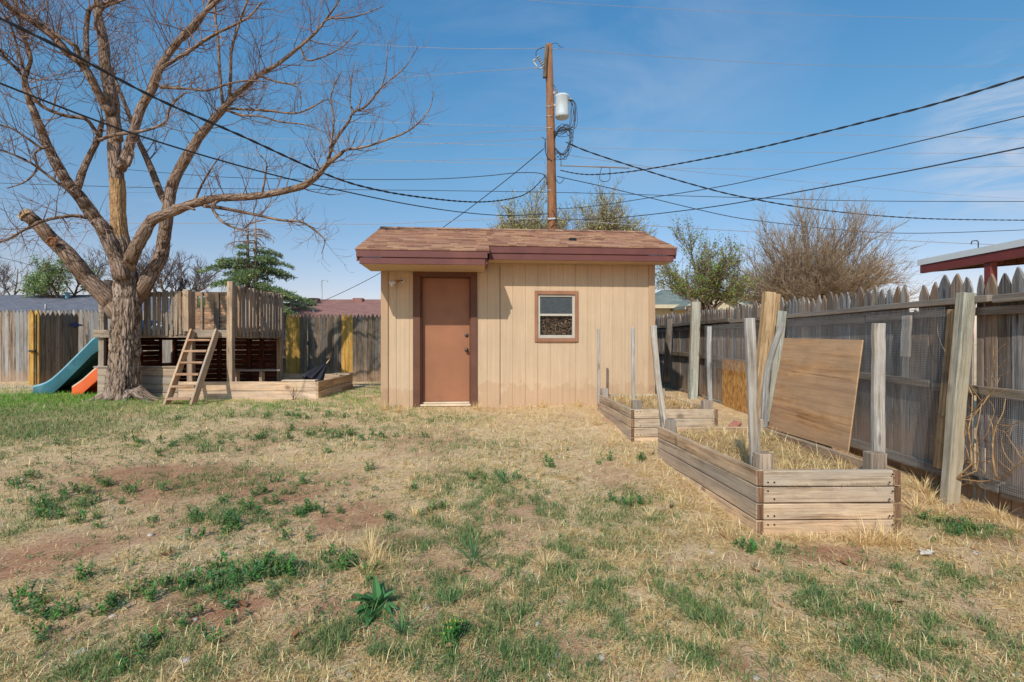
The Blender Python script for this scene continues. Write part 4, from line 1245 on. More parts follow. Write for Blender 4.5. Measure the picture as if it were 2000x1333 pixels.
# ------------------------------------------------------------------ rear fence and gate
random.seed(41)
def picket_poly(w, h, style=0):
    t = random.uniform(.085, .115)
    if style == 1: return [(-w / 2, 0), (w / 2, 0), (w / 2, h - t), (w * .40, h - t * .72), (w * .2, h - t * .3), (random.uniform(-.1, .1) * w, h), (-w * .2, h - t * .3), (-w * .40, h - t * .72), (-w / 2, h - t)]
    return [(-w / 2, 0), (w / 2, 0), (w / 2, h - t), (w * .30, h - t * .45), (w * .08, h), (-w * .08, h), (-w * .30, h - t * .45), (-w / 2, h - t)]
bf = thing('picket_fence', 'rear fence of grey pointed pickets running behind the playset and shed', 'fence', (-6, 13, .16))
mbL, mbR = MB(), MB(); yl = []
x = -16.2
while x < 3.4:
    wd = random.uniform(.088, .102)
    px = CX + x / 13 * F
    zt = (2.0 if x < -7 else 1.885) + random.uniform(-.02, .02)
    z0 = .10
    args = (picket_poly(wd - .004, zt - z0, 1), (x + wd / 2, 13 + random.uniform(-.006, .006), z0), (1, 0, random.uniform(-.008, .008)), (random.uniform(-.004, .004), 0, 1), (0, 1, 0), .016)
    if 556 < px + 4 < 585 or 664 < px + 4 < 690:
        m = MB(); m.prism(*args); yl.append(m)
    elif x < -7: mbL.prism(*args)
    else: mbR.prism(*args)
    x += wd
mbL.build('picket_panel', M['grey'], bf); mbR.build('picket_panel', M['darkpicket'], bf)
for m in yl: m.build('picket', M['yellow'], bf, label='new yellow picket among the old grey ones')
for z in (.45, 1.1, 1.7):
    mb = MB(); mb.box(-16.2, 3.4, 13.025, 13.065, z, z + .09); mb.build('rail', M['rafter'], bf)
x = -15.5
while x < 3.4:
    mb = MB(); mb.beam((x, 13.11, .05), (x, 13.11, 1.8), .09, .085, (0, 1, 0)); mb.build('post', M['rafter'], bf); x += 2.4
gt = thing('gate', 'dark picket gate leaf with yellow edge boards and iron hinge left of the slide', 'gate', (-11.05, 12.0, .17))
A = Vector((-11.12, 11.95, 0)); B = Vector((-10.86, 12.72, 0)); ad = (B - A).normalized(); an = Vector((-ad.y, ad.x, 0))
mb = MB(); t = .0; L = (B - A).length
while t < L:
    mb.prism(picket_poly(.093, 1.74 + random.uniform(-.02, .02), 1), A + ad * (t + .05) + Vector((0, 0, .16)), ad, (0, 0, 1), an, .018); t += .099
mb.build('picket_panel', M['darkpicket'], gt)
for k, dx in ((0, -.065), (1, .02)):
    mb = MB(); mb.prism(picket_poly(.10, 1.80, 0), Vector((-11.15 + dx * .9, 11.93 + .05 * k, .13)), Vector((1, .15, 0)).normalized(), (0, 0, 1), (0, 1, 0), .04); mb.build('edge_board', M['yellow'], gt, .004)
for z in (.5, 1.55):
    mb = MB(); mb.beam(A + an * .04 + Vector((0, 0, z)), B + an * .04 + Vector((0, 0, z)), .04, .09); mb.build('rail', M['rafter'], gt)
hz = H + (CY - 635) / F * 12.6
mb = MB(); c = B - an * .03 + Vector((0, 0, hz))
ex = ad * .75
mb.prism([(-.24, 0), (-.15, .022), (-.10, .02), (-.05, .06), (-.02, .03), (0, .075), (.02, .03), (.05, .06), (.10, .02), (.15, .022), (.24, 0), (.15, -.022), (.10, -.02), (.05, -.06), (.02, -.03), (0, -.075), (-.02, -.03), (-.05, -.06), (-.10, -.02), (-.15, -.022)], c, ex, (0, 0, 1), -an, .012)
mb.build('hinge', M['navy'], gt)
mb = MB(); mb.box(-11.22, -11.08, 11.88, 11.925, .95, .985); mb.build('latch', M['black'], gt)
mb = MB(); mb.box(-16, -10.2, 11.15, 11.9, .06, .172); o = mb.build('path', M['concrete'], None, .01); tag(o, kind='structure')

# ------------------------------------------------------------------ right-hand fence
random.seed(51)
FX = 3.5
rf = thing('picket_fence', 'right-hand fence of weathered pickets and rails covered in wire mesh', 'fence', (FX, 6, .1))
A_, B_ = MB(), MB(); y = .9
while y < 12.9:
    wd = random.uniform(.088, .112)
    zt = 1.70 + .012 * (y - 3.2) + random.uniform(-.035, .03)
    gap = False
    if 4.40 < y < 4.50: zt = 1.47
    if not gap:
        ww = wd - random.uniform(.003, .012)
        if 3.78 < y < 3.86: ww *= .5
        z0 = gz(FX, y) - .02
        A_.prism(picket_poly(ww, zt - z0, 1), (FX + random.uniform(-.004, .004), y + wd / 2, z0), (0, 1, random.uniform(-.01, .01)), (0, random.uniform(-.006, .006), 1), (1, 0, 0), .016)
    y += wd
A_.build('picket_panel', M['greyblue'], rf)
def rail(y0, y1, z0, z1, d, x=None, warp=.006, mat='rafter', zz=0):
    mb = MB(); x1 = FX - .004 if x is None else x
    mb.beam((x1 - d / 2, y0, (z0 + z1) / 2), (x1 - d / 2, y1, (z0 + z1) / 2 + zz), d, z1 - z0, segs=5, warp=warp); return mb.build('rail', M[mat], rf, .004)
rail(1.0, 3.62, 1.470, 1.525, .10); rail(3.66, 8.0, 1.480, 1.53, .10); rail(8.05, 12.8, 1.50, 1.56, .10)
rail(1.0, 5.0, 1.390, 1.450, .045); rail(5.02, 7.4, 1.375, 1.455, .045); rail(7.42, 12.8, 1.40, 1.48, .045)
rail(1.0, 4.2, .80, .87, .06); rail(4.22, 8.5, .815, .875, .06, zz=.05); rail(8.55, 12.8, .88, .96, .06, zz=.03)
rail(1.0, 3.6, .10, .19, .06); rail(3.62, 6.2, .12, .20, .06); rail(6.25, 9.2, .13, .20, .06); rail(9.25, 12.8, .15, .23, .06)
def rpost(name, px0, py0, px1, py1, Y0, Y1, w, d, mat, label=None, segs=4, warp=.004):
    """post between two spots of the fence line: foot (px0, py0) at depth Y0, head (px1, py1) at depth Y1"""
    a = P(px0, py0, Y0); b = P(px1, py1, Y1)
    mb = MB(); mb.beam(a, b, w, d, (0, 1, 0), segs=segs, warp=warp)
    return mb.build(name, M[mat], rf, .004, label=label)
rpost('post', 1853, 995, 1887, 573, 3.82, 3.80, .095, .075, 'treated', 'thick grey-green post')
rpost('batten', 1830, 914, 1860, 605, 4.05, 3.98, .028, .06, 'fresh', 'pale narrow batten beside the thick post')
rpost('post', 1352, 792, 1359, 590, 9.1, 9.1, .15, .09, 'treated', 'leaning grey-green post')
rpost('post', 1301, 745, 1308, 623, 10.9, 10.9, .12, .09, 'darkpicket', 'dark post in the corner')
rpost('post', 1478, 822, 1503, 571, 6.55, 6.55, .14, .09, 'fresh', 'pale new leaning post')
rpost('post', 1496, 822, 1517, 575, 6.62, 6.62, .06, .09, 'fresh')
rpost('board', 1506, 825, 1528, 608, 6.35, 6.35, .11, .025, 'treated', 'mesh wrapped grey-green board')
rpost('picket_offcut', 1768, 698, 1772, 617, 4.44, 4.44, .02, .10, 'stake', 'short offcut with a toothed top')
mb = MB(); mb.prism([(0, 0), (1.0, 0), (1.0, .74), (0, .76)], (FX - .075, 8.35, .15), (0, -1, 0), (0, 0, 1), (1, 0, 0), .012); mb.build('board', M['osb'], rf, label='strand board patch on the lower fence')
mb = MB()
def meshpanel(mb, y0, y1, z0, z1, x, s, bow=0.0):
    r = .00065
    yy = y0
    fx = lambda y, z: x + bow * math.sin((y - y0) * 2.1) * math.sin((z - z0) * 2.4) - .012
    zs = np.linspace(z0, z1, 7)
    while yy < y1:
        mb.tube([(fx(yy, z), yy + .006 * math.sin(z * 5), z) for z in zs], r, 3, .5, False); yy += s
    zz = z0; ysamp = np.linspace(y0, y1, max(4, int((y1 - y0) / .35)))
    while zz < z1:
        mb.tube([(fx(y, zz), y, zz + .008 * math.sin(y * 4)) for y in ysamp], r, 3, .5, False); zz += s
meshpanel(mb, 4.0, 6.3, .16, 1.47, FX - .105, .0145, .02); meshpanel(mb, 6.7, 9.0, .75, 1.47, FX - .105, .018); meshpanel(mb, 2.7, 3.72, .15, .81, FX - .09, .0145, .012)
mb.build('wire_mesh', M['galv'], rf)
# dead vine climbing the mesh right of the thick post
mb = MB(); random.seed(9)
def vine(p, d, L, r, lev):
    p = Vector(p); d = Vector(d).normalized(); q = [p.copy()]
    for i in range(6):
        d = (d + Vector((0, random.uniform(-.35, .35), random.uniform(-.3, .35)))).normalized(); p = p + d * L / 6; p.x = 3.355 + .02 * math.sin(p.z * 9); q.append(p.copy())
        if lev and random.random() < .6: vine(p, Vector((0, random.uniform(-1, 1), random.uniform(-.3, 1))), L * .45, r * .6, lev - 1)
    mb.tube(q, [r * (1 - .1 * i) for i in range(7)], 6, .9)
b0 = P(1868, 935, 3.78)
for d, L in (((0, -.25, 1), .75), ((0, .2, 1), .7), ((0, -.9, .5), .6), ((0, -.6, .1), .5)): vine(b0, d, L, .006, 2)
vine(P(1945, 930, 3.55), (0, -.05, 1), .55, .007, 1)
tag(mb.build('dead_vine', M['bark']), 'leafless tan vine climbing the mesh right of the thick fence post', 'vine')
# plywood sheet leaning between planter and fence
random.seed(6)
pw = MB(); c0 = Vector((2.95, 4.5, .23)); c1 = Vector((2.95, 5.9, .20)); c2 = Vector((3.12, 4.56, 1.21)); c3 = Vector((3.12, 5.87, 1.235))
tk = Vector((.012, 0, -.002)); o_ = 3.3
vs = [c0, c1, c3, c2] + [q + tk for q in (c0, c1, c3, c2)]
gs = [(q.y, q.z, q.x) for q in vs]
pw.add(vs, [(0, 3, 2, 1), (4, 5, 6, 7), (0, 1, 5, 4), (1, 2, 6, 5), (2, 3, 7, 6), (3, 0, 4, 7)], gs, .5)
tag(pw.build('plywood_sheet', M['ply']), 'square orange-brown plywood sheet leaning on the mesh behind the near planter', 'plywood')

# ------------------------------------------------------------------ raised planters
random.seed(61)
def planter(poly, tops, label, nb, stakes, soilz, right_boards):
    base = (sum(p[0] for p in poly) / 4, sum(p[1] for p in poly) / 4, .05)
    t = thing('raised_planter', label, 'planter', base)
    NL, NR, FR, FL = [Vector((x, y, 0)) for x, y in poly]
    bh = .105
    def side(a, b, za, zb, n, th=.038, nm='side_board', ext=0):
        mb = MB(); d = (b - a).normalized()
        for k in range(n):
            mb.beam(a + Vector((0, 0, za - bh * (k + .5))) + d * random.uniform(-.006, .006), b + Vector((0, 0, zb - bh * (k + .5))), th, bh - random.uniform(.004, .009), segs=4, warp=.0025, tone=min(1, max(0, random.gauss(.15 + .17 * k, .15))))
        return mb.build(nm, M['planter'], t, .004)
    ix = Vector((.019, 0, 0)); iy = Vector((0, .019, 0))
    zn, zf = tops
    side(NL + ix, FL + ix, zn, zf, nb, nm='left_wall')
    side(NL + iy + ix * 2.1, NR + iy - ix * 2.1, zn - .002, zn - .004, nb, nm='front_wall')
    side(NR - ix, FR - ix, zn - .006, zf, right_boards, nm='right_wall')
    side(FL - iy + ix * 2.1, FR - iy - ix * 2.1, zf - .004, zf - .004, 3, nm='back_wall')
    for q, s in ((NL, 1), (NR, -1)):
        mb = MB()
        for k in range(nb):
            mb.box(q.x + (.001 if s > 0 else -.037), q.x + (.037 if s > 0 else -.001), q.y - .009, q.y - .004, zn - bh * (k + 1) + .008, zn - bh * k - .006)
        mb.build('board_ends', M['endgrain'], t, .001)
    mb = MB()                                                        # nail heads
    for k in range(nb):
        for x in (NL.x + .07, NL.x + .11, NR.x - .08, NR.x - .06):
            mb.disc_lathe([(0, 0), (.006, 0), (.005, .004), (0, .004)], (x, NL.y + .001, zn - bh * (k + .5) + random.choice((-.026, .024))), (0, -1, 0), 8)
    mb.build('nail_head', M['black'], t)
    m = Vector((base[0], base[1], 0))
    for q, z in ((NL, zn), (NR, zn), (FR, zf), (FL, zf)):
        c = q + Vector((math.copysign(.09, m.x - q.x), math.copysign(.10, m.y - q.y), 0))
        mb = MB(); mb.beam((c.x, c.y, -.05), (c.x, c.y, z + .085), .10, .09, (0, 1, 0), segs=2, warp=.003); mb.build('corner_post', M['cornerpost'], t, .004)
    for (px0, py0, px1, py1, Y0, Y1, wd, bend) in stakes:
        a = P(px0, py0, Y0); b = P(px1, py1, Y1); a.z = max(a.z - .15, .05)
        mb = MB(); mid = a.lerp(b, .55) + Vector((bend, 0, 0))
        pts = [Vector(q) for q in spline([tuple(a), tuple(mid), tuple(b)], 4)]
        for i in range(len(pts) - 1):
            pass
        up = Vector((0, 1, 0)); vs = []; gs = []; fs = []; L = 0
        for i, p in enumerate(pts):
            if i: L += (p - pts[i - 1]).length
            j_ = random.uniform(-.002, .002)
            for sx, sy in ((-1, -1), (1, -1), (1, 1), (-1, 1)):
                vs.append((p.x + sx * wd / 2 + j_, p.y + sy * .017, p.z)); gs.append((L + px0, sx * wd / 2 + px0, sy * .017))
        for i in range(len(pts) - 1):
            for j in range(4): fs.append((i * 4 + j, i * 4 + (j + 1) % 4, i * 4 + 4 + (j + 1) % 4, i * 4 + 4 + j))
        e = (len(pts) - 1) * 4; fs += [(3, 2, 1, 0), (e, e + 1, e + 2, e + 3)]
        mb.add(vs, fs, gs, random.random()); mb.build('stake', M['stake'], t, .003)
    mb = MB(); k = .05
    vs = [(NL.x + k, NL.y + k, soilz), (NR.x - k, NR.y + k, soilz), (FR.x - k, FR.y - k, soilz), (FL.x + k, FL.y - k, soilz)]
    vs += [(x, y, -.05) for x, y, z in vs]
    mb.add(vs, [(0, 1, 2, 3), (0, 4, 5, 1), (1, 5, 6, 2), (2, 6, 7, 3), (3, 7, 4, 0)], None, .5); mb.build('soil', M['soil'], t)
    return t
planter(P1, (.395, .350), 'near raised planter box of weathered boards with tall corner stakes', 5,
        [(1477, 905, 1464, 622, 3.42, 3.36, .062, 0), (1304, 836, 1276, 636, 5.0, 5.02, .055, -.02), (1492, 805, 1526, 637, 5.08, 5.08, .06, -.06), (1715, 868, 1716, 632, 3.42, 3.36, .075, 0)], .292, 2)
planter(P2, (.43, .41), 'far raised planter box of weathered boards set against the shed wall', 4,
        [(1238, 798, 1236, 640, 5.94, 5.92, .04, 0), (1169, 770, 1169, 643, 7.55, 7.55, .035, 0), (1389, 795, 1385, 638, 5.95, 5.98, .045, -.01)], .368, 3)
random.seed(12)
for i, (x, y, z, r, lb) in enumerate([(2.62, 6.1, .10, .4, 'leftmost old red brick in the heap between the planters and fence'), (2.74, 6.35, .12, 1.2, 'old red brick lying skewed against the fence foot'),
                                      (2.72, 5.95, .10, .1, 'old red brick nearest the near planter'), (2.68, 6.15, .185, .9, 'old red brick resting on top of the others')]):
    mb = MB(); mb.box(-.1, .1, -.048, .048, -.03, .034)
    o = mb.build('brick', M['brick'], None, .006); o.location = (x, y, z); o.rotation_euler = (random.uniform(-.2, .2), random.uniform(-.15, .15), r)
    tag(o, lb, 'brick', 'old bricks between the planters and the fence')
# ------------------------------------------------------------------ the big bare tree
random.seed(71)
TREE = thing('bare_tree', 'large leafless tree with a broken limb and peeling bark in front of the playset', 'tree', (-6.65, 8.75, .17))
TY = 8.75
TWIGS = MB()
def grow_twig(mb, p, d, L, r, lev, up=.10, curl=.22, sides=4, tone=.2):
    p = Vector(p); d = Vector(d).normalized(); n = 6 if lev else 5
    pts = [p.copy()]; w = Vector((random.uniform(-1, 1), random.uniform(-1, 1), random.uniform(-.4, .6)))
    for i in range(n):
        d = (d + w * (curl * .35) + Vector((random.uniform(-1, 1), random.uniform(-1, 1), random.uniform(-1, 1))) * curl * .6 + Vector((0, 0, up))).normalized()
        p = p + d * (L / n); pts.append(p.copy())
    mb.tube(pts, [max(r * (1 - .75 * i / n), .0018) for i in range(n + 1)], sides if r > .006 else 3, tone, False)
    if lev:
        for _ in range(random.randint(3, 4)):
            t = random.uniform(.2, .98); k = min(int(t * n), n - 1)
            q = pts[k].lerp(pts[k + 1], t * n - k); dd = (pts[k + 1] - pts[k]).normalized()
            v = rdir(.15); v = (v - dd * v.dot(dd)).normalized()
            grow_twig(mb, q, dd * random.uniform(.5, 1.0) + v * random.uniform(.5, .9), L * random.uniform(.45, .8), max(r * .5, .0022), lev - 1, up, curl, sides, tone)
    return pts
TRUNK = MB(); LIMBS = MB()
def limb(spec, y0, y1, n=10, rough=.12, twigs=0, tl=.8, bare=0.0, tone=0.0, tstart=.25, mb=None, lev=2):
    """spec: (photo x, photo y, radius in photo pixels); the limb runs from depth y0 to y1"""
    sp = spline(spec, 4); m = len(sp)
    pts = []; rad = []
    for i, (px, py, r) in enumerate(sp):
        t = i / (m - 1); Y = TY + y0 + (y1 - y0) * t + .05 * math.sin(i * 1.7 + px)
        pts.append(P(px, py, Y)); rad.append(max(r * .86, .3) * Y / F)
    tn = tone if hasattr(tone, '__len__') else [tone] * m
    (mb or LIMBS).tube(pts, rad, n, tn, True, rough, 7.0)
    for _ in range(twigs):
        t = random.uniform(tstart, 1.0) ** .8; k = min(int(t * (m - 1)), m - 2)
        q = pts[k].lerp(pts[k + 1], random.random()); dd = (pts[k + 1] - pts[k]).normalized()
        v = rdir(.25); v = (v - dd * v.dot(dd)).normalized()
        grow_twig(TWIGS, q, dd * random.uniform(.2, 1.0) + v, tl * random.uniform(.5, 1.2), min(rad[k] * .4, .010), lev)
    return pts, rad
# trunk with buttressed foot
def trunk():
    prof = [(238, 798, 50), (239, 785, 44), (240, 768, 38), (241, 748, 35), (242, 725, 33), (243, 700, 31), (244, 675, 29.5), (244, 650, 29), (245, 625, 30), (246, 600, 30), (247, 580, 28), (246, 560, 25), (247, 535, 22), (243, 505, 20), (240, 480, 18), (234, 455, 17), (231, 420, 16), (230, 385, 15.5), (229, 352, 15)]
    sp = spline(prof, 14); n = 120; m = len(sp); vs = []; gs = []; ts = []; fs = []
    for i, (px, py, r) in enumerate(sp):
        c = P(px, py, TY); R = r * TY / F * (.76 + .06 * sstep(600, 480, py)); L = (798 - py) * TY / F
        foot = max(0.0, 1 - L / .42)
        for j in range(n):
            a = 2 * math.pi * j / n
            k = 1 + .05 * math.sin(3 * a + L * 1.5) + .05 * math.sin(5 * a - L * 2 + 1)
            k += foot ** 1.5 * (.26 * max(0, math.sin(5 * a + .6)) + .14 * math.sin(9 * a))
            q = Vector((math.cos(a) * R, math.sin(a) * R, L))
            k += .085 * mnoise.noise(Vector((q.x * 9, q.y * 9, q.z * 2.2))) + .05 * mnoise.noise(Vector((q.x * 24, q.y * 24, q.z * 5))) + .03 * mnoise.noise(Vector((q.x * 50, q.y * 50, q.z * 12)))
            tw_ = a * 5.2 + 1.1 * mnoise.noise(Vector((q.x * 3, q.y * 3, L * 2.2)))
            fur = abs(mnoise.noise(Vector((math.cos(a) * 7 + L * .4, math.sin(a) * 7, L * 1.9 + tw_ * .1))))
            fur2 = abs(mnoise.noise(Vector((math.cos(a) * 15, math.sin(a) * 15 + 4, L * 4.5))))
            k += .13 * (min(fur * 3.2, 1) - .7) + .06 * (min(fur2 * 3, 1) - .7)
            vs.append((c.x + math.cos(a) * R * k, c.y + math.sin(a) * R * k, c.z))
            gs.append((L, math.cos(a) * R, math.sin(a) * R))
            fr = -math.sin(a)                                        # +1 towards the viewer's side
            bare = 0.0
            if py < 462 and py > 340: bare = .95 if (math.cos(a) > -.95) else .3
            elif py < 480: bare = .45
            elif 640 < py < 700 and abs(math.cos(a) - .05) < .5 and fr > 0: bare = .44
            elif py > 725 and fr > 0 and abs(math.cos(a) + .1) < .45: bare = .25 + .25 * mnoise.noise(Vector((a * 3, L * 3, 0)))
            ts.append(bare)
    for i in range(m - 1):
        for j in range(n): fs.append((i * n + j, i * n + (j + 1) % n, (i + 1) * n + (j + 1) % n, (i + 1) * n + j))
    TRUNK.add(vs, fs, gs, ts, True)
trunk()
# roots
for px, py, dx, dY in ((215, 785, -.42, -.35), (262, 786, .50, -.12), (250, 790, .22, -.42), (232, 792, -.12, -.45), (268, 782, .62, .15)):
    a = P(px, py - 22, TY - .12); b = Vector((a.x + dx, a.y + dY, gz(a.x + dx, a.y + dY) - .03))
    m_ = a.lerp(b, .4); m_.z = min(m_.z, .215)
    pts = [Vector(q) for q in spline([tuple(a), tuple(m_), tuple(b)], 5)]
    TRUNK.tube(pts, [.085 - .07 * i / (len(pts) - 1) for i in range(len(pts))], 10, .36, True, .2, 9)
# broken stub, upper leader, limbs (traced main limbs)
limb([(232, 612, 22), (216, 590, 20), (169, 542, 17.5), (135, 499, 16.5), (101, 468, 15), (74, 438, 14), (52, 421, 13)], 0, -.35, 18, .10, 0)
limb([(229, 356, 15), (224, 300, 14), (222, 252, 14), (217, 189, 14), (205, 126, 11), (202, 79, 10.5), (192, 31, 8), (188, -30, 6)], 0, .35, 14, .14, 14, .9, tone=.05)
limb([(250, 520, 14), (262, 492, 14), (280, 458, 13), (297, 430, 12), (338, 414, 10.5), (381, 397, 9.5), (431, 387, 8.5), (494, 384, 7.5), (557, 373, 7.5), (595, 362, 7.5), (620, 343, 6.5), (639, 321, 5.5), (668, 299, 4)], -.1, -.9, 12, .16, 20, .75, tstart=.3)
limb([(668, 299, 3.6), (677, 293, 3.2), (715, 287, 2.6), (762, 271, 2.3), (794, 258, 1.9), (819, 239, 1.5), (841, 208, 1.1), (846, 178, .7)], -.9, -1.2, 6, .1, 20, .5, tstart=.05, lev=1)
limb([(639, 321, 4), (652, 280, 3.6), (680, 239, 3), (690, 220, 2.6), (715, 208, 2.2), (737, 180, 1.8), (756, 161, 1.5), (791, 132, 1.1), (816, 92, .7)], -.85, -.6, 6, .1, 24, .55, tstart=.05, lev=1)
limb([(640, 316, 3), (646, 283, 2.4), (652, 236, 2), (646, 195, 1.6), (652, 170, 1.3), (668, 139, .8)], -.85, -1.1, 6, .1, 12, .5, tstart=.1, lev=1)
limb([(690, 222, 2.2), (684, 200, 1.8), (686, 160, 1.4), (693, 120, .8)], -.75, -.6, 5, .1, 7, .4, lev=1)
limb([(738, 182, 1.6), (752, 150, 1.3), (756, 110, 1), (758, 80, .6)], -.65, -.6, 5, .1, 6, .35, lev=1)
limb([(258, 590, 19), (280, 562, 16.5), (297, 532, 15.5), (314, 502, 14.5), (320, 470, 13.5), (325, 434, 12.5), (330, 394, 12), (336, 362, 11.5), (356, 321, 11), (375, 290, 10), (394, 262, 9), (416, 236, 8), (438, 211, 7.5), (457, 189, 6.8), (479, 170, 6), (504, 148, 5.2), (542, 126, 4.3), (586, 91, 3.6), (620, 60, 2.8), (639, 35, 2.2), (661, 4, 1.6), (672, -20, 1)], .1, .7, 14, .13, 46, .85, tstart=.35)
limb([(620, 60, 2.6), (640, 38, 2), (683, 35, 1.6), (715, 26, 1.3), (750, 12, .8)], .65, .6, 5, .1, 14, .5, tstart=.05, lev=1)
limb([(586, 91, 2.6), (600, 118, 2), (635, 110, 1.6), (668, 92, 1.2), (700, 60, .7)], .6, .4, 5, .1, 12, .5, tstart=.05, lev=1)
limb([(504, 148, 2.6), (540, 160, 2.2), (580, 170, 1.8), (588, 200, 1.2), (586, 215, .8)], .5, .1, 5, .1, 8, .45, tstart=.1, lev=1)
limb([(440, 212, 3.2), (480, 214, 2.8), (528, 217, 2.5), (575, 222, 2), (610, 210, 1.7), (640, 195, 1.2), (680, 210, .7)], .4, -.1, 6, .1, 18, .5, tstart=.1, lev=1)
limb([(442, 215, 3), (470, 225, 2.5), (512, 228, 2.2), (545, 238, 1.8), (600, 245, 1.3), (640, 262, .7)], .4, -.3, 6, .1, 14, .5, tstart=.1, lev=1)
limb([(436, 212, 3.8), (432, 178, 3.4), (428, 120, 3.2), (424, 60, 3), (419, 28, 2.6), (424, -20, 2)], .45, .8, 6, .1, 14, .5, tstart=.2, lev=1)
limb([(446, 200, 3.6), (450, 160, 3.2), (452, 100, 3), (466, 50, 2.6), (480, 10, 2.2), (492, -20, 1.6)], .45, .2, 6, .1, 14, .5, tstart=.2, lev=1)
limb([(326, 398, 8), (315, 381, 7.5), (299, 340, 7), (283, 302, 6.2), (271, 277, 5.4), (255, 233, 4.8), (233, 176, 3.8), (222, 148, 3.2), (208, 110, 2)], .45, .9, 8, .12, 18, .6, tstart=.2)
limb([(236, 330, 11), (246, 306, 10), (262, 252, 9.2), (277, 208, 8.8), (296, 176, 9), (309, 139, 8.4), (331, 104, 7.4), (353, 76, 6.4), (387, 38, 5.4), (425, 0, 4.4), (450, -26, 3.4)], -.05, -.5, 12, .15, 26, .85, tstart=.25)
limb([(350, 80, 5), (366, 70, 4.8), (392, 40, 4.3), (412, 0, 3.8), (424, -25, 3)], -.35, -.2, 8, .12, 8, .6)
limb([(312, 136, 5), (340, 118, 4.4), (370, 100, 4), (395, 82, 3.6), (430, 62, 3), (460, 48, 2.6), (490, 30, 2.2), (510, 5, 1.8)], -.35, -.8, 6, .1, 18, .6, tstart=.2, lev=1)
limb([(312, 170, 4), (335, 172, 3.4), (370, 174, 3), (405, 177, 2.6), (440, 166, 2.2), (480, 158, 1.8), (520, 160, 1.1)], -.3, -.6, 6, .1, 16, .5, tstart=.15, lev=1)
limb([(232, 275, 10), (224, 236, 9.5), (202, 202, 9), (183, 164, 8.5), (158, 123, 8.8), (132, 104, 8.5), (104, 72, 8), (63, 41, 7.5), (28, 22, 6.5), (-10, -12, 5)], -.05, -1.0, 12, .15, 24, .8, tstart=.25)
limb([(158, 122, 4.5), (150, 92, 4), (140, 85, 3.6), (100, 60, 3.2), (70, 30, 2.6), (40, 0, 2)], -.6, -.9, 6, .1, 10, .6, lev=1)
limb([(172, 130, 5), (168, 90, 5.4), (170, 40, 5), (178, 15, 4), (200, 8, 3.4), (235, -4, 2.4)], -.4, .1, 8, .14, 12, .6, tone=.30, lev=1)
limb([(200, 110, 3.4), (195, 70, 3.6), (186, 46, 3.6), (200, 18, 3.2), (225, 6, 2.6), (245, 0, 2)], .2, -.1, 6, .12, 8, .5, tone=.3, lev=1)
limb([(238, 545, 17), (226, 502, 16), (203, 451, 15), (179, 418, 14), (157, 387, 13), (135, 362, 12), (118, 335, 11), (107, 315, 10.4), (88, 274, 9), (72, 233, 8), (57, 195, 6.4), (48, 160, 5), (56, 132, 4), (60, 112, 3.6), (50, 79, 3), (38, 40, 2.4), (30, 0, 1.6)], -.1, -.7, 14, .13, 36, .8, tstart=.35)
limb([(48, 165, 3.6), (40, 145, 3.2), (22, 125, 2.8), (0, 100, 2.4), (-20, 80, 2)], -.6, -.9, 6, .1, 8, .5, lev=1)
limb([(150, 372, 8), (158, 345, 7.6), (170, 315, 7), (189, 277, 6.2), (195, 258, 5.6), (200, 235, 4)], -.3, .3, 8, .12, 8, .5, lev=1)
limb([(198, 275, 4.6), (185, 255, 4.2), (167, 233, 4), (126, 226, 3.8), (82, 208, 3.6), (57, 176, 3.3), (41, 120, 2.8), (28, 72, 2.3), (19, 47, 1.9), (0, 20, 1.4)], -.2, -1.1, 7, .1, 22, .6, tone=.30, tstart=.15, lev=1)
limb([(196, 274, 4), (215, 266, 3.8), (250, 260, 3.5), (285, 255, 3.2), (322, 240, 3), (330, 215, 2.6), (345, 195, 2.2), (365, 180, 1.6)], -.4, -.9, 6, .1, 14, .6, tone=.28, tstart=.2, lev=1)
limb([(168, 425, 4.8), (150, 422, 4.2), (128, 423, 3.8), (88, 431, 3.3), (44, 451, 2.8), (10, 470, 2.2), (-15, 474, 1.6)], -.35, -1.1, 7, .1, 22, .6, tone=.22, tstart=.1, lev=1)
limb([(80, 290, 3.2), (50, 268, 2.6), (20, 250, 2.2), (-10, 243, 1.6)], -.6, -1, 5, .1, 10, .6, lev=1)
limb([(150, 384, 3.6), (110, 355, 3), (60, 318, 2.6), (20, 300, 2.1), (-10, 290, 1.6)], -.4, -1.2, 5, .1, 16, .6, tstart=.1, lev=1)
limb([(96, 285, 3), (68, 300, 2.6), (72, 330, 2.2), (50, 355, 1.8), (14, 368, 1.1)], -.55, -.9, 5, .1, 10, .5, lev=1)
limb([(430, 389, 4.2), (415, 405, 3.6), (430, 430, 3), (453, 443, 2.6), (474, 448, 2.1), (490, 436, 1.6), (520, 430, 1)], -.5, -.9, 6, .1, 16, .45, tstart=.1, lev=1)
limb([(398, 402, 4.6), (440, 408, 4), (500, 420, 3.4), (546, 430, 3), (588, 434, 2.7), (613, 449, 2.2), (632, 466, 1.7), (634, 476, 1.3), (628, 495, .8)], -.4, -.9, 6, .1, 22, .45, tstart=.15, lev=1)
limb([(380, 392, 3), (395, 360, 2.4), (412, 330, 1.9), (430, 305, 1.2)], -.4, -.7, 5, .1, 8, .5, lev=1)
limb([(512, 378, 2.6), (518, 345, 2.2), (520, 318, 1.7), (505, 300, 1), (500, 280, .6)], -.6, -.6, 5, .1, 10, .5, tstart=.1, lev=1)
limb([(340, 403, 4.5), (362, 404, 3.8), (380, 410, 2.8)], -.35, -.5, 6, .2, 0, tone=-.2)
limb([(258, 300, 6), (254, 312, 5), (252, 325, 2.5)], -.25, -.3, 7, .2, 0)
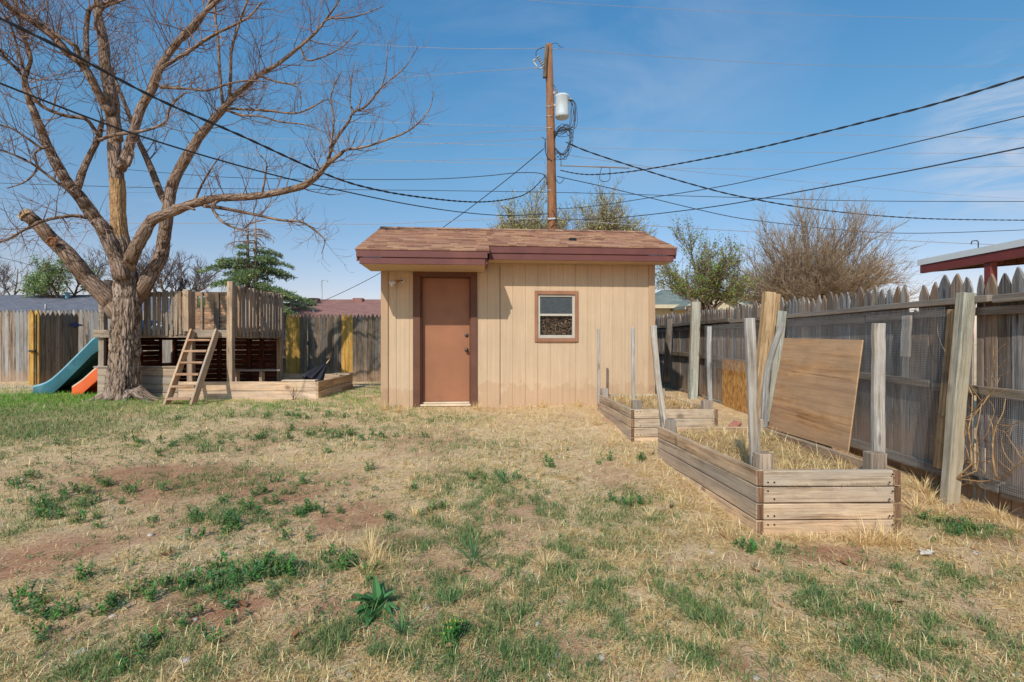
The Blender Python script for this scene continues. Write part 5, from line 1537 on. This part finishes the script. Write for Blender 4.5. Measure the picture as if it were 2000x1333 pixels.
# drooping sprays low on the left
for _ in range(26):
    px, py = random.uniform(60, 210), random.uniform(400, 470)
    grow_twig(TWIGS, P(px, py, TY - .5), (random.uniform(-1, 1), random.uniform(-.6, .3), random.uniform(-.8, .5)), random.uniform(.4, .9), .006, 1, -.04)
for _ in range(70):
    px, py = random.uniform(-30, 480), random.uniform(20, 330)
    grow_twig(TWIGS, P(px, py, TY + random.uniform(-.9, .8)), rdir(.3), random.uniform(.4, 1.0), .005, 1, .06)
tr = TRUNK.build('trunk', M['bark'], TREE)
LIMBS.build('limbs', M['barklimb'], TREE)
TWIGS.build('crown', M['twigbrown'], TREE)
# splintered end of the broken limb and a knot scar
e = P(52, 421, TY - .34); d = (P(47, 414, TY - .36) - P(101, 468, TY - .28)).normalized()
mb = MB(); a0 = d.orthogonal().normalized(); a1 = d.cross(a0); vs = []; fs = []; n = 22
for i, (rr, hh) in enumerate(((.112, -.03), (.108, .02), (.06, .04), (0.01, .03))):
    for j in range(n):
        a = 2 * math.pi * j / n; jg = random.uniform(-.035, .05) if i in (1, 2) else 0
        vs.append(e + (a0 * math.cos(a) + a1 * math.sin(a)) * rr + d * (hh + jg))
for i in range(3):
    for j in range(n): fs.append((i * n + j, i * n + (j + 1) % n, (i + 1) * n + (j + 1) % n, (i + 1) * n + j))
mb.add(vs, fs, None, .9); mb.build('broken_end', M['fresh'], tr)
kn = P(101, 472, TY - .43); mb = MB(); mb.disc_lathe([(.085, -.02), (.075, .02), (.05, .03), (.045, .01), (0, .005)], kn, (.25, -1, .25), 18); mb.build('knot_scar', M['pole'], tr)

# ------------------------------------------------------------------ background trees
def branch_tree(name, label, foot, h, spread, trunk_r, seed, levels=4, up=.12, kids=4, leaf=None, lean=(0, 0), nleaf=0, leafsize=.06, first=.2, mat='barkdark', stems=3, twig=.006, shape=.62, openang=.8, lz=0.0, tmat=None):
    random.seed(seed)
    t = thing(name, label, 'tree', foot)
    tk = MB(); tw = MB(); tips = []
    def br(p, d, L, r, lev):
        n = 5; pts = [p.copy()]
        for i in range(n):
            d = (d + Vector((random.uniform(-1, 1), random.uniform(-1, 1), random.uniform(-1, 1))) * .17 + Vector((0, 0, up))).normalized()
            p = p + d * L / n; pts.append(p.copy())
        (tk if lev >= levels - 1 else tw).tube(pts, [max(r * (1 - .55 * i / n), twig * .5) for i in range(n + 1)], 7 if lev >= levels - 1 else 3, .1, False)
        if lev <= 1: tips.append((pts, d))
        if lev > 0:
            for k in range(kids + (1 if lev > 1 else 0)):
                tt = random.uniform(.3, 1.0); i = min(int(tt * n), n - 1)
                q = pts[i].lerp(pts[i + 1], tt * n - i)
                v = rdir(.1); v = (v - d * v.dot(d)).normalized()
                br(q, (d * random.uniform(.6, 1.1) + v * openang).normalized(), L * shape * random.uniform(.75, 1.2), max(r * .5, twig), lev - 1)
    f = Vector(foot)
    for s in range(stems):
        a = 2 * math.pi * (s + random.random() * .6) / stems
        d = Vector((math.cos(a) * spread + lean[0], math.sin(a) * spread + lean[1], 1)).normalized()
        br(f + Vector((math.cos(a) * .08, math.sin(a) * .08, 0)), d, h * (.42 + random.uniform(-.05, .05)), trunk_r, levels)
    tk.build('trunk', M[mat], t); tw.build('branches', M[tmat or 'twigbrown'], t)
    if nleaf:
        lm = LM()
        for _ in range(nleaf):
            pts, d = random.choice(tips); q = random.choice(pts) + rdir() * random.uniform(0, leafsize * 2.5)
            if q.z < f.z + lz: continue
            lm.quad(q, rdir(.2), rdir(), leafsize * random.uniform(.6, 1.3), leafsize * .6, jit(lin(*random.choice(leaf)), .2))
        lm.build('crown', M['leaf'], t)
    return t
OLIVE = [(198, 196, 120), (184, 184, 108), (208, 204, 140), (164, 162, 100)]
def twig_dome(label, px, py, Y, rxl, rxr, ry, rz, nmain, seed, kids=15, scale=1.0, mat='twigtan', leaf=None, nleaf=0, leafsize=.05, name='bare_tree', sec=(.18, .36), low=.08):
    """tree whose main limbs fan out of one fork to fill a dome with fine twigs"""
    random.seed(seed)
    f = P(px, py, Y)
    t = thing(name, label, 'tree', (f.x, f.y, .165))
    tk = MB(); tw = MB(); tips = []
    def sweep(mb, p, d, L, r, up, wob, n=7, r1=.35, sides=4):
        pts = [p.copy()]
        for i in range(n):
            d = (d + Vector((random.uniform(-1, 1), random.uniform(-1, 1), random.uniform(-1, 1))) * wob + Vector((0, 0, up))).normalized(); p = p + d * L / n; pts.append(p.copy())
        mb.tube(pts, [r * (1 - (1 - r1) * i / n) for i in range(n + 1)], sides, random.random() * .4, False)
        return pts
    for k in range(3): sweep(tk, Vector((f.x + random.gauss(0, .12), f.y + random.gauss(0, .12), .1)), Vector((random.gauss(0, .06), random.gauss(0, .06), 1)), f.z - .0, .11 * scale, 0, .05, 6, .7, 8)
    for i in range(nmain):
        az = 2 * math.pi * (i * .618 % 1); th = math.acos(low + (1 - low) * ((i + .5) / nmain))
        d = Vector((math.sin(th) * math.cos(az), math.sin(th) * math.sin(az), math.cos(th))).normalized()
        R = 1 / math.sqrt((d.x / (rxr if d.x > 0 else rxl)) ** 2 + (d.y / ry) ** 2 + (d.z / rz) ** 2) * random.uniform(.80, 1.0)
        b0 = f + Vector((random.gauss(0, .1), random.gauss(0, .1), random.uniform(-.3, .1)))
        main = sweep(tk, b0, (d + Vector((0, 0, .15))).normalized(), R * .82, random.uniform(.026, .05) * scale, -.015, .09, 9, .25, 6)
        for k in range(kids):
            tt = random.uniform(.22, 1) * 8.9; j = int(tt); q = main[j].lerp(main[j + 1], tt - j); dd = (main[j + 1] - main[j]).normalized()
            v = rdir(.2); v = (v - dd * v.dot(dd)).normalized()
            s2 = sweep(tw, q, (dd + v * random.uniform(.35, .8)).normalized(), R * random.uniform(*sec), random.uniform(.007, .012) * scale, .05, .12, 5, .4)
            for m_ in range(5):
                tt = random.uniform(.15, 1) * 4.9; j = int(tt); q2 = s2[j].lerp(s2[j + 1], tt - j); d2 = (s2[j + 1] - s2[j]).normalized()
                v = rdir(.2); v = (v - d2 * v.dot(d2)).normalized()
                ter = sweep(tw, q2, (d2 + v * .6).normalized(), random.uniform(.25, .55) * scale, .0048 * scale, .04, .15, 3, .6, 3); tips.append(ter)
                for _ in range(2): sweep(tw, random.choice(ter), (d2 + rdir() * .7).normalized(), random.uniform(.12, .28) * scale, .0038 * scale, .03, .15, 2, .7, 3)
    tk.build('trunk', M['bark'], t); tw.build('branches', M[mat], t)
    if nleaf:
        lm = LM()
        for _ in range(nleaf):
            q = random.choice(random.choice(tips)) + rdir() * random.uniform(0, leafsize * 2)
            lm.quad(q, rdir(.2), rdir(), leafsize * random.uniform(.6, 1.3), leafsize * .55, jit(lin(*random.choice(leaf)), .2))
        lm.build('crown', M['leaf'], t)
twig_dome('wide bushy leafless tree full of fine tan twigs behind the right fence', 1585, 612, 16, 2.6, 3.0, 2.3, 4.15, 100, 27)
twig_dome('small tree with bright green leaf clumps behind the right fence next to the shed', 1381, 600, 15, 2.0, 1.7, 1.5, 2.75, 19, 64, 10, 1.0, 'twigbrown', [(118, 150, 58), (136, 156, 72), (98, 130, 54), (160, 146, 92), (144, 124, 86)], 11000, .062, 'leafy_tree', (.2, .34), .34)
twig_dome('hazy olive-green budding tree behind the shed left of the utility pole', 1034, 510, 24, 2.1, 2.4, 1.8, 4.0, 46, 51, 13, 1.35, 'twigbrown', OLIVE, 26000, .075, 'olive_tree', (.2, .34))
twig_dome('budding tree with dark branches behind the shed right of the utility pole', 1182, 510, 24, 2.6, 2.3, 1.8, 4.2, 44, 52, 13, 1.35, 'twigbrown', OLIVE, 20000, .075, 'olive_tree', (.2, .34))
branch_tree('green_bush', 'pale green leafy tree rising behind the grey roof on the left', P(128, 600, 30), 4.2, .8, .09, 31, 4, .06, 4, [(132, 158, 92), (150, 172, 108), (112, 140, 80)], (0, 0), 7000, .10, mat='barkdark')
branch_tree('bare_tree', 'grey leafless tree behind the playset left of the cedar', P(335, 620, 32), 6.2, .7, .12, 33, 4, .10, 4, mat='bark', tmat='twiggrey', stems=5, twig=.011)
branch_tree('bare_tree', 'small leafless tree peeking over the grey roof at the far left', P(-25, 620, 34), 5.6, .6, .10, 35, 4, .10, 4, mat='bark', tmat='twiggrey', stems=4, twig=.011)
branch_tree('bare_tree', 'pale leafless sapling behind the big tree trunk', P(205, 610, 33), 5.0, .6, .10, 37, 4, .10, 3, mat='bark', tmat='twiggrey', stems=3, twig=.011)

def cedar():
    random.seed(81)
    Y = 27.0; f = P(492, 640, Y)
    t = thing('cedar_tree', 'dark green cedar with a bare dead twin top behind the playset', 'tree', f)
    tk = MB(); lm = LM()
    for px, top in ((484, 430), (499, 420)):
        tk.tube([P(px + random.uniform(-1, 1), py, Y) for py in (640, 580, 530, 480, top)], [.16, .14, .11, .07, .02], 8, .1)
    GC = [(114, 134, 88), (132, 148, 88), (92, 116, 90), (152, 160, 96), (102, 126, 96)]
    for i in range(120):
        py = random.uniform(448, 622); base = P(random.choice((484, 499)), py, Y)
        live = py > 487 + random.uniform(-8, 14)
        k = (py - 430) / 190
        a = random.uniform(0, 6.28); L = (.5 + 2.9 * k ** .9) * random.uniform(.6, 1.1)
        if math.cos(a) > 0 and py > 520: L *= 1.08
        pts = [base.copy()]; d = Vector((math.cos(a), math.sin(a), .22)); p = base.copy()
        for j in range(7):
            d = (d + Vector((random.uniform(-.1, .1), random.uniform(-.1, .1), -.085 if live else -.13))).normalized(); p = p + d * L / 7; pts.append(p.copy())
        tk.tube(pts, [.035 * (1 - .8 * j / 7) for j in range(8)], 4, .1, False)
        n = int(95 * L) if live else int(10 * L)
        for _ in range(n):
            tt = random.uniform(.12, 1) ** .8 * 7; j = min(int(tt), 6); q = pts[j].lerp(pts[j + 1], tt - j)
            side = Vector((-math.sin(a), math.cos(a), 0)) * random.gauss(0, .26) * (1 - .35 * tt / 7) * min(L, 2) * .6
            q = q + side + Vector((0, 0, random.uniform(-.05, .06)))
            dd = (Vector((math.cos(a), math.sin(a), 0)) * .7 + rdir() * .8 + Vector((0, 0, .25))).normalized()
            if live:
                for _k in range(2): lm.quad(q + rdir() * .04, (dd + rdir() * .5), rdir(), random.uniform(.10, .20), random.uniform(.03, .055), jit(lin(*random.choice(GC)), .22))
            else: tk.tube([q, q + Vector((random.uniform(-.1, .1), random.uniform(-.1, .1), -.18))], [.008, .004], 3, .1, False)
    tk.build('trunk', M['bark'], t); lm.build('crown', M['leaf'], t)
cedar()

# ------------------------------------------------------------------ houses beyond the fences, street lamp, far ground
random.seed(91)
def house(name, label, x0, x1, Y, depth, eave, ridge, hip, roofmat, vents=(), gable=None):
    t = thing(name, label, 'house', ((x0 + x1) / 2, Y, .16))
    mb = MB(); mb.box(x0 + .5, x1 - .5, Y + .5, Y + depth - .5, .1, eave - .02); mb.build('wall', M['housewall'], t)
    ym = Y + depth / 2
    v = [(x0, Y, eave), (x1, Y, eave), (x1, Y + depth, eave), (x0, Y + depth, eave), (x0 + hip, ym, ridge), (x1 - hip, ym, ridge)]
    mb = MB(); mb.add(v, [(0, 1, 5, 4), (1, 2, 5), (2, 3, 4, 5), (3, 0, 4), (3, 2, 1, 0)], None, .5)
    rf_ = mb.build('roof', roofmat, t)
    mb = MB(); mb.box(x0, x1, Y - .02, Y, eave - .16, eave + .01); mb.build('fascia', M['fascia'] if 'brown' in label else M['housewall'], t)
    for vx, fr, hh, kind in vents:
        yy = Y + depth / 2 * fr; zz = eave + (ridge - eave) * fr
        mb = MB()
        if kind == 'pipe': mb.tube([(vx, yy, zz - .1), (vx, yy, zz + hh)], .05, 8)
        elif kind == 'cap': mb.tube([(vx, yy, zz - .1), (vx, yy, zz + hh * .6)], .10, 10); mb.disc_lathe([(0, 0), (.2, 0), (.2, .06), (0, .12)], (vx, yy, zz + hh * .6))
        else: mb.box(vx - .28, vx + .28, yy - .25, yy + .2, zz - .1, zz + hh)
        mb.build('roof_vent', M['roofbrown'] if kind == 'box' else M['tealrim'] if kind == 'cap' else M['wiregrey'], rf_, .01)
    return t
house('house', 'low house with a plain grey shingle roof beyond the gate on the left', -34, -17.2, 26, 9, 2.55, 3.95, 4.0, M['roofgrey'], ((-26.9, .86, .35, 'pipe'), (-25.7, .8, .42, 'cap'), (-24.5, .2, .3, 'pipe')))
house('house', 'low house with a reddish brown roof beyond the fence between playset and shed', -14.2, -2.0, 26, 9, 2.35, 3.68, 1.6, M['roofbrown'], ((-11.6, .9, .16, 'box'), (-9.0, .9, .16, 'box'), (-11.9, .35, .75, 'pipe'), (-10.6, .3, .3, 'pipe')))
hg = house('house', 'house with a grey-green roof and pale gable beyond the fence right of the shed', 6.2, 13.4, 24, 8, 2.9, 4.0, 2.0, M['roofgreen'], ((8.85, .9, 1.1, 'pipe'),))
mb = MB(); gx = P(1398, 600, 22.6).x
mb.prism([(-1.15, 2.6), (1.15, 2.6), (1.15, 2.75), (0, 3.42), (-1.15, 2.75)], (gx, 22.8, 0), (1, 0, 0), (0, 0, 1), (0, 1, 0), .3); mb.build('gable', M['housewall'], hg)
mb = MB()
for s in (-1, 1): mb.prism([(0, 3.44), (s * 1.4, 2.63), (s * 1.4, 2.76), (0, 3.57)], (gx, 22.5, 0), (1, 0, 0), (0, 0, 1), (0, 1, 0), 4.0)
mb.build('gable_roof', M['roofgreen'], hg)
mb = MB()
for s in (-1, 1): mb.prism([(0, 3.40), (s * 1.4, 2.59), (s * 1.4, 2.70), (0, 3.52)], (gx, 22.44, 0), (1, 0, 0), (0, 0, 1), (0, 1, 0), .05)
mb.build('barge_board', M['white'], hg)
lp = thing('street_lamp', 'thin pale street lamp rising behind the reddish brown roof', 'street lamp', P(628, 640, 45))
mb = MB(); b = P(628, 640, 45); tp = P(628, 549, 45); mb.tube([b, tp], [.09, .06], 8); mb.build('post', M['galv'], lp)
mb = MB(); mb.tube([tp, tp + Vector((.25, -.1, .05)), tp + Vector((.5, -.2, -.02))], [.03, .03, .03], 6); mb.box(tp.x + .45, tp.x + .62, tp.y - .3, tp.y - .1, tp.z - .08, tp.z); mb.build('lamp_head', M['galv'], lp)

# neighbour's open shelter beyond the right fence
ct = thing('carport', 'open shelter with white metal roof and red steel posts beyond the right fence', 'carport', (6.5, 4, .1))
mb = MB(); x0, x1, y0, y1 = 5.0, 9.5, 1.5, 6.32
vs = [(x0, y0, 2.13), (x1, y0, 2.5), (x1, y1, 2.5), (x0, y1, 2.13)]; vs += [(a, b_, c + .07) for a, b_, c in vs]
mb.add(vs, [(0, 3, 2, 1), (4, 5, 6, 7), (0, 1, 5, 4), (1, 2, 6, 5), (2, 3, 7, 6), (3, 0, 4, 7)], None, .5); mb.build('roof', M['whiteroof'], ct)
mb = MB(); mb.box(x0 + .01, x0 + .06, y0, y1 - .03, 2.03, 2.128); mb.build('fascia', M['redpost'], ct, .004)
mb = MB(); mb.prism([(x0 + .07, 2.04), (x1, 2.40), (x1, 2.48), (x0 + .07, 2.126)], (0, y1 - .08, 0), (1, 0, 0), (0, 0, 1), (0, 1, 0), .05); mb.build('end_rafter', M['underdeck'], ct)  # shade under the shelter roof put into the dark rafter colour
mb = MB()
for y in (2.4, 3.6, 4.8, 5.9): mb.prism([(x0 + .07, 2.04), (x1, 2.40), (x1, 2.48), (x0 + .07, 2.126)], (0, y, 0), (1, 0, 0), (0, 0, 1), (0, 1, 0), .045)
mb.build('rafter', M['underdeck'], ct)  # rafters coloured dark to carry the shade beneath the roof
for y in (1.8, 5.42):
    for x in (5.03, 9.0):
        mb = MB(); mb.box(x, x + .075, y - .04, y + .04, .05, 2.03 if x < 6 else 2.35); mb.build('post', M['redpost'], ct, .004)
mb = MB(); q = P(1902, 485, 5.7); mb.tube([(5.1, 5.6, 2.20), (5.1, 5.6, 2.285), (5.08, 5.6, 2.30), (5.04, 5.61, 2.295), (5.03, 5.61, 2.26)], .006, 6); mb.build('hook', M['wire'], ct)

# ------------------------------------------------------------------ utility pole
PY = 16.0
pl = thing('utility_pole', 'tall brown wooden utility pole with a grey transformer behind the shed', 'utility pole', P(1080, 690, PY))
mb = MB(); mb.tube([P(1081, 735, PY), P(1079, 445, PY), P(1076, 270, PY), P(1072, 88, PY)], [.155, .148, .135, .105], 14, .5, True, .03); mb.build('shaft', M['pole'], pl)
mb = MB(); mb.beam(P(1063.5, 152, PY - .12), P(1067, 90, PY - .12), .10, .12, (0, 1, 0)); mb.build('crosstree', M['rafter'], pl)
mb = MB(); c = P(1098, 231, PY - .05); mb.disc_lathe([(0, 0), (.19, .0), (.215, .03), (.222, .1), (.222, .62), (.232, .63), (.232, .67), (.19, .70), (.05, .72), (0, .72)], c, (0, 0, 1), 28)
tf = mb.build('transformer', M['tin'], pl)
mb = MB(); b = P(1086, 188, PY - .1)
for k in range(5): mb.disc_lathe([(.02, 0), (.045, .01), (.045, .03), (.02, .045)], b + Vector((0, 0, .045 * k)), (0, 0, 1), 10)
mb.tube([P(1112, 195, PY - .1), P(1115, 193, PY - .25)], .03, 8); mb.build('bushing', M['porcelain'], tf)
mb = MB()
for py in (182, 206): mb.beam(P(1080, py, PY - .03), P(1090, py, PY - .03), .05, .06)
mb.build('bracket', M['galv'], tf)
mb = MB(); a = P(1056, 122, PY - .1); b = P(1063, 132, PY - .1)
for k in range(6):
    q = P(1050 + k * 2.2, 111 + k * 3.6, PY - .14); mb.disc_lathe([(.02, 0), (.055, .01), (.055, .03), (.02, .045)], q, (1, 0, -1.5), 10)
mb.build('insulator', M['porcelain'], pl)
mb = MB()
mb.tube([P(1042, 121, PY - .15), P(1048, 129, PY - .15), P(1052, 135, PY - .15)], .022, 6); mb.tube([P(1040, 120, PY - .15), P(1047, 116, PY - .15)], .03, 6); mb.tube([P(1052, 135, PY - .15), P(1062, 132, PY - .15)], .022, 6)
mb.build('fuse_cutout', M['galv'], pl)
mb = MB(); mb.disc_lathe([(.03, 0), (.06, .02), (.04, .06), (.055, .08), (.03, .14), (0, .16)], P(1076, 98, PY - .02), (0, 0, 1), 12); mb.build('pin_insulator', M['porcelain'], pl)
mb = MB(); random.seed(19)
def cab(pts, r=.011):
    mb = MB(); mb.tube([P(x, y, PY + z) for x, y, z in [tuple(q) for q in spline(pts, 5)]], r, 5)
    mb.build('cable_loop', M['wire'], pl)
cab([(1047, 110, -.2), (1048, 100, -.25), (1058, 94, -.15), (1066, 92, -.1)]); cab([(1085, 182, -.1), (1084, 170, -.15), (1080, 166, -.1)])
cab([(1078, 86, 0), (1088, 85, -.1), (1094, 92, -.15), (1100, 92, -.1)], .008)
for k in range(9):
    x1 = random.uniform(1112, 1126); j = lambda s: random.uniform(-s, s)
    cab([(1112 + j(3), 195, -.15), (x1, 205 + j(5), -.2), (x1 + j(4), 240 + j(8), -.25), (1110 + j(8), 255 + j(10), -.25), (1090 + j(6), 262 + j(6), -.2), (1082, 265 + j(12), -.1)], .008)
for k in range(9):
    j = lambda s: random.uniform(-s, s)
    cab([(1083, 268 + j(8), -.1), (1098 + j(8), 250 + j(8), -.2), (1116 + j(6), 262 + j(12), -.25), (1114 + j(6), 288 + j(12), -.25), (1098 + j(8), 305 + j(8), -.2), (1083, 300 + j(14), -.1)], .009)
cab([(1066, 270, -.1), (1064, 285, -.2), (1068, 305, -.15), (1078, 315, -.15)]); cab([(1058, 268, -.1), (1065, 275, -.2), (1066, 300, -.2), (1072, 310, -.15)])
cab([(1094, 300, -.2), (1096, 318, -.2), (1094, 325, -.2)]); cab([(1083, 345, -.15), (1090, 357, -.2), (1096, 357, -.2), (1102, 349, -.2)])
cab([(1060, 340, -.15), (1067, 350, -.2), (1068, 362, -.2)]); cab([(1078, 410, -.17), (1084, 420, -.2), (1085, 432, -.2), (1076, 445, -.16)])
mb = MB()
mb.beam(P(1070, 428, PY - .16), P(1086, 427, PY - .16), .03, .05); mb.build('cable_clamp', M['galv'], pl)
for py in (208, 227, 250, 372):
    mb = MB(); mb.tube([P(1064, py, PY - .05), P(1078, py, PY - .15)], .014, 5); mb.build('step_bolt', M['galv'], pl)

# ------------------------------------------------------------------ overhead wires
def wire(label, pts, Y0, Y1, r=.009, mat='wire', twist=0.0, grp='overhead wires'):
    sp = spline(pts, 8); m = len(sp)
    L0 = sp[0][0]; L1 = sp[-1][0]
    w_ = [P(x, y, 1 / (1 / Y0 + (1 / Y1 - 1 / Y0) * (x - L0) / (L1 - L0))) for x, y in sp]      # straight runs in plan
    mb = MB(); r = r * (.8 if mat == 'wiregrey' else 1.0)
    if twist:
        fine = []
        for i in range(m - 1):
            for k in range(5): fine.append(w_[i].lerp(w_[i + 1], k / 5))
        fine.append(w_[-1]); L = 0
        for ph in (0, math.pi):
            q = []; L = 0
            for i, p in enumerate(fine):
                if i: L += (p - fine[i - 1]).length
                q.append(p + Vector((0, math.cos(L / twist * 6.28 + ph) * r * .9, math.sin(L / twist * 6.28 + ph) * r * .9)))
            mb.tube(q, r, 5)
    else: mb.tube(w_, r, 5)
    tag(mb.build('overhead_wire', M[mat]), label, 'wire', grp)
wire('thickest twisted black cable sagging from the top left corner across the big tree', [(-60, 8), (0, 36), (130, 100), (300, 190), (470, 265), (640, 342), (740, 372), (850, 389), (935, 395), (1000, 388), (1035, 374), (1066, 343)], 4.6, 15.9, .010, 'wire', .45)
wire('black cable dropping from the left edge through the tree towards the shed roof', [(-60, 135), (0, 163), (250, 258), (500, 333), (700, 380), (850, 408), (975, 421), (1072, 418)], 5.0, 15.9, .011)
wire('lowest of the three dark cables climbing to the right edge', [(1086, 430), (1180, 428), (1300, 416), (1420, 400), (1560, 375), (1780, 333), (2060, 276)], 15.9, 6.0, .010)
wire('thick twisted cable climbing from the pole to the upper right edge', [(1094, 333), (1130, 340), (1170, 341), (1250, 333), (1380, 310), (1500, 285), (1700, 236), (1850, 197), (2060, 132)], 15.8, 6.5, .010, 'wire', .5)
wire('middle of the three dark cables climbing to the right edge', [(1086, 408), (1150, 404), (1280, 385), (1400, 366), (1500, 345), (1750, 287), (2060, 213)], 15.9, 7.0, .009)
wire('dark doubled cable falling from the pole tangle over the bushy tree', [(1105, 278), (1150, 297), (1250, 330), (1350, 360), (1450, 385), (1600, 410), (1800, 427), (2060, 431)], 15.8, 22, .014, 'wire', .8)
wire('lower dark cable falling right from the pole across the leafy tree', [(1088, 345), (1120, 352), (1200, 370), (1400, 418), (1500, 434), (1650, 450), (1800, 456), (2060, 447)], 15.8, 22, .013)
wire('nearly level dark cable crossing the whole view behind the tree', [(-60, 356), (300, 367), (700, 371), (1075, 376), (1400, 385), (1700, 393), (2060, 394)], 22, 18, .012)
wire('wavy dark cable from the tree crown to the pole above the level one', [(230, 330), (450, 347), (700, 351), (850, 350), (950, 344), (1010, 338), (1055, 339), (1068, 348)], 26, 15.8, .013)
wire('thin slack wire running from the pole down to the reddish brown roof', [(1062, 291), (1000, 343), (920, 405), (865, 445), (800, 494), (740, 535), (650, 580), (590, 602)], 15.8, 27, .014)
wire('grey line running level just above the left eave of the shed', [(-60, 428), (200, 436), (560, 437), (740, 438), (900, 431), (1075, 427)], 24, 15.9, .013, 'wiregrey')
wire('grey line sloping gently from the pole above the roof to the shelter on the right', [(1085, 428), (1200, 437), (1400, 449), (1600, 461), (1800, 472), (1960, 479)], 15.9, 15, .012, 'wiregrey')
wire('uppermost pale wire in the top right corner', [(900, -12), (1100, 6), (1400, 22), (1700, 33), (2060, 41)], 22, 26, .010, 'wiregrey')
wire('pale power line leaving the pole top to the left', [(420, 62), (550, 76), (700, 86), (880, 95), (1066, 95)], 40, 15.9, .011, 'wiregrey')
wire('second pale line leaving the fuse to the left', [(420, 170), (640, 158), (800, 150), (950, 139), (1050, 133)], 40, 15.8, .011, 'wiregrey')
wire('pale power line leaving the pole top to the right', [(1078, 95), (1250, 108), (1500, 124), (1750, 130), (2060, 128)], 15.9, 30, .010, 'wiregrey')
wire('thin level wire crossing the pole just under the transformer', [(640, 235), (830, 242), (1075, 249), (1400, 258), (1700, 265), (2060, 272)], 20, 20, .010, 'wiregrey')
wire('faint wire reaching the pole from the left below the transformer', [(460, 292), (640, 280), (800, 269), (950, 259), (1070, 253)], 40, 15.9, .011, 'wiregrey')
wire('faint wire reaching the middle of the cable tangle from the left', [(460, 305), (640, 296), (850, 282), (1000, 274), (1070, 271)], 40, 15.9, .011, 'wiregrey')
wire('faint level wire crossing behind the cable tangle', [(420, 268), (700, 276), (1075, 287), (1400, 295), (1700, 299), (2060, 300)], 22, 22, .011, 'wiregrey')
wire('faint level wire crossing under the cable tangle', [(420, 300), (700, 312), (1075, 323), (1400, 330), (1700, 330), (2060, 324)], 22, 22, .010, 'wiregrey')
wire('faint wire reaching the pole from the left under the tangle', [(420, 330), (640, 322), (850, 314), (1070, 310)], 40, 15.9, .010, 'wiregrey')
wire('faint wire falling right from the pole through the bushy tree top', [(1086, 300), (1300, 330), (1600, 358), (1850, 380), (2060, 392)], 15.9, 40, .010, 'wiregrey')
wire('dark dangling wire low on the left behind the broken limb', [(-40, 497), (0, 503), (60, 518), (105, 529)], 20, 24, .010)
mb = MB(); mb.tube([P(1094, 324, 15.8), P(1230, 329, 15.2)], .016, 8); o = mb.build('cable_arm', M['rafter'], pl)
mb = MB(); mb.tube([P(x, y, 15.3) for x, y in [tuple(q) for q in spline([(1175, 327), (1172, 340), (1172, 352), (1182, 355), (1191, 350), (1191, 328)], 4)]], .010, 5); mb.build('drip_loop', M['wire'], pl)
